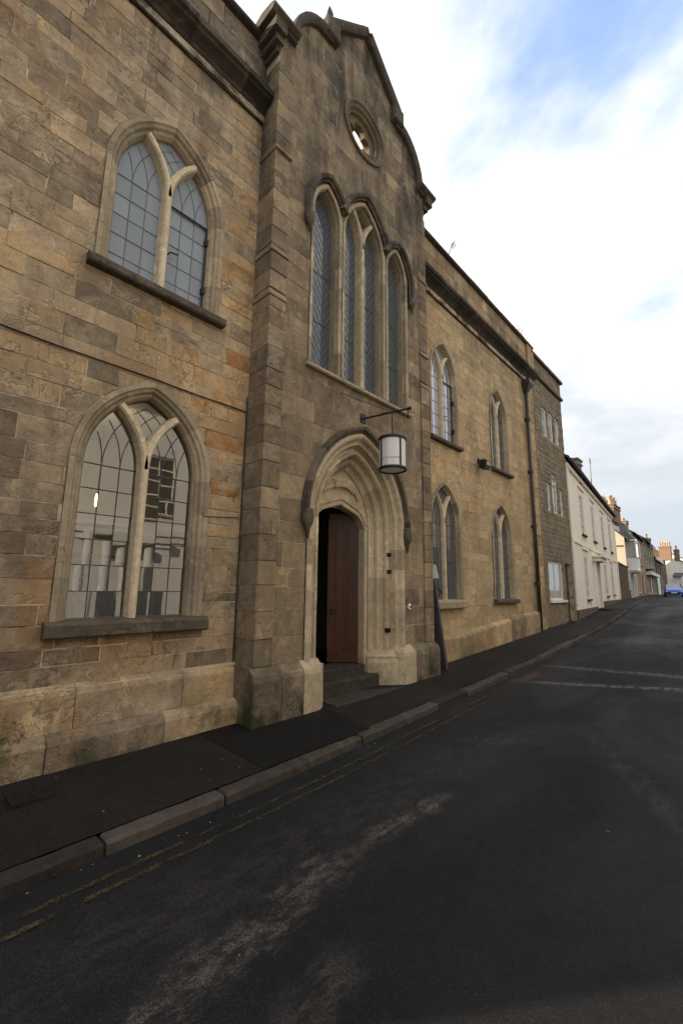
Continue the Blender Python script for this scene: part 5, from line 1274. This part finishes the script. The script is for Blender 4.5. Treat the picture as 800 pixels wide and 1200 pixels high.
# ------------------------------------------------------------ cars facing the camera
def car(x, y, z, yaw, paint, label, kind='parked_car'):
    t = thing(kind, (x, y, z), label, 'car', None)
    ca, sa = math.cos(yaw), math.sin(yaw)
    def P(a, b, c): return (x+a*ca-b*sa, y+a*sa+b*ca, z+c)     # a across, b back from nose (+y), c up
    # body loft along the length: (b, half width, sill z, belt z, roof z, roof half width)
    secs = [(-2.00, .60, .34, .52, .56, .50), (-1.93, .78, .24, .66, .70, .66), (-1.75, .84, .20, .74, .80, .72), (-1.0, .87, .19, .86, .93, .76), (-.85, .87, .19, .90, .98, .74), (-.05, .88, .18, .93, 1.42, .60), (.8, .88, .18, .95, 1.47, .60), (1.4, .87, .19, .97, 1.40, .58), (1.85, .84, .22, .95, 1.02, .66), (1.98, .74, .32, .80, .84, .60)]
    mb = MB(); rs = []
    for b_, w, s0, bz, rz, rw in secs: rs.append([P(-w*.92, b_, s0), P(-w, b_, s0+.18), P(-w*.99, b_, bz*.85), P(-w*.95, b_, bz), P(-rw, b_, rz-.03), P(-rw*.85, b_, rz), P(0, b_, rz+.015), P(rw*.85, b_, rz), P(rw, b_, rz-.03), P(w*.95, b_, bz), P(w*.99, b_, bz*.85), P(w, b_, s0+.18), P(w*.92, b_, s0)])
    mb.rings(rs, False, True); mb.build('body', M[paint], t, True)
    mb = MB(); mb.face([P(-.70, -.86, .96), P(.70, -.86, .96), P(.575, -.10, 1.405), P(-.575, -.10, 1.405)][::1]); ws = mb.build('windscreen', M['windscreen'], t)
    ws.location = (0, 0, 0); 
    for v in ws.data.vertices: v.co += Vector((0, -.03, .012))
    for sg in (-1, 1):
        mb = MB(); mb.face([P(sg*.865, -.55, 1.0), P(sg*.85, 1.35, 1.02), P(sg*.62, 1.15, 1.36), P(sg*.63, .0, 1.37)]); mb.build('side_window', M['windscreen'], t)
        mb = MB(); mb.rings([[P(sg*(.62+q*math.cos(a*math.pi/4)*1.2), -1.93-dd, .60+q*math.sin(a*math.pi/4)) for a in range(8)] for q, dd in ((.13, -.05), (.12, .03), (.05, .05))], True, True); mb.build('headlight', M['netglass'], t)
        mb = MB(); mb.hexa([P(sg*.90, -.62, .93), P(sg*1.06, -.60, .95), P(sg*1.06, -.50, .95), P(sg*.90, -.50, .93), P(sg*.90, -.62, 1.04), P(sg*1.06, -.60, 1.08), P(sg*1.06, -.50, 1.08), P(sg*.90, -.50, 1.04)]); mb.build('wing_mirror', M[paint], t)
        for b_ in (-1.28, 1.22):
            def wr(r, o, m_k=18): return [P(sg*o, b_+r*math.cos(a*2*math.pi/m_k), .31+r*math.sin(a*2*math.pi/m_k)) for a in range(m_k)]
            mb = MB(); mb.rings([wr(.20, .70), wr(.31, .70), wr(.31, .89), wr(.21, .90)], True); w_ = mb.build('wheel', M['tyre'], t)
            mb = MB(); mb.rings([wr(.21, .885), wr(.17, .87), wr(.05, .895)], True, True); mb.build('rim', M['chrome'], w_)
    mb = MB(); mb.hexa([P(-.5, -2.03, .24), P(.5, -2.03, .24), P(.5, -1.8, .24), P(-.5, -1.8, .24), P(-.55, -2.035, .40), P(.55, -2.035, .40), P(.55, -1.8, .40), P(-.55, -1.8, .40)]); mb.build('grille', M['iron'], t)
    mb = MB(); mb.hexa([P(-.26, -2.05, .41), P(.26, -2.05, .41), P(.26, -2.0, .41), P(-.26, -2.0, .41), P(-.26, -2.05, .52), P(.26, -2.05, .52), P(.26, -2.0, .52), P(-.26, -2.0, .52)]); mb.build('number_plate', M['numplate'], t)
    return t
car(-1.75, 62, G(62)+.02, math.radians(7), 'bluepaint', 'blue hatchback facing the camera at the far end of the street')
car(-.55, 72, G(72)+.02, math.radians(7), 'silverpaint', 'pale blue car at the right edge, just behind the blue hatchback')

# crumbs of leaf and grit on the pavement and in the gutter
mb = MB()
for k in range(90):
    y = rnd(.4, 9); x = rnd(.25, KX(y)-.2) if k < 45 else KX(y)+rnd(.01, .18)
    z = pz(x, y)+.001 if k < 45 else G(y)+.004
    s_ = rnd(.004, .014); a = rnd(0, 6.3)
    mb.face([(x+s_*math.cos(a+j*1.57)*(1 if j % 2 else .55), y+s_*math.sin(a+j*1.57), z+rnd(.0, .006)) for j in range(4)])
tag(mb.build('leaf_litter', plain('dry_leaf', (.20, .16, .11), .9, .1, var=.5)), kind='stuff')

# ------------------------------------------------------------ row across the street (seen in the window panes)
def opp(y0, y1, eave, ridge, wm, label, rects, x=10.3):
    F = Frame((x, y1), (x, y0)); t = thing('terraced_house', (x, (y0+y1)/2, .2), label, 'house', 'terraced houses across the street')
    R_ = [(y1-b, y1-a, c, d) for a, b, c, d in rects]
    body(F, t, 0, F.L, -.6, eave, ridge, 7.0, wm, 'slate', R_, .12)
    for r in R_: sash(F, t, r, -.08, 2, 4, fm='white', gm='shop', sill='dress', bar=.05)
    mb = MB(); F.box(mb, 0, F.L, -.02, .14, 3.5, 3.75); F.box(mb, 0, F.L, -.02, .07, 3.25, 3.45); mb.build('moulded_band', M[wm], t)
    return F, t
opp(-14, -4.05, 7.6, 9.8, 'rubble', 'stone terraced house across the street, behind the camera', [(-12, -11, 4.3, 6), (-8, -7, 4.3, 6), (-12, -11, 1.2, 2.9), (-8, -7, 1.2, 2.9)])
Fo, to = opp(-4, 10.5, 8.4, 10.6, 'render_white', 'white house with dark sash windows across the street, mirrored in the hall windows', [(-2.4, -1.3, 4.4, 6.3), (2.3, 3.2, 4.6, 6.2), (6.2, 7.4, 4.4, 6.5), (9.0, 10.0, 4.4, 6.3), (-2.4, -1.3, 1.1, 3.0), (2.2, 3.2, 1.1, 3.0), (8.6, 10.0, 1.1, 3.0)])
for yy in (4.6, 6.0): mb = MB(); mb.rings([[(9.75+.14*math.cos(a*math.pi/6), yy+.14*math.sin(a*math.pi/6), zz) for a in range(12)] for zz in (.15, 3.2)], True, True); mb.build('porch_column', M['render_white'], to)
mb = MB(); mb.box((9.5, 4.3, 3.2), (10.28, 6.3, 3.49)); mb.build('porch_roof', M['render_white'], to)
opp(10.55, 22, 7.2, 9.4, 'render', 'cream terraced house across the street from the rubble house', [(12, 13, 4.2, 5.8), (16, 17, 4.2, 5.8), (19.5, 20.5, 4.2, 5.8), (12, 13, 1.2, 2.9), (16, 17, 1.2, 2.9)])
opp(22.05, 40, 7.6, 10, 'rubble', 'long stone terraced house across the street from the cream house', [(24, 25, 4.5, 6.2), (29, 30, 4.5, 6.2), (34, 35, 4.5, 6.2), (24, 25, 1.5, 3.2), (34, 35, 1.5, 3.2)], x=9.8)
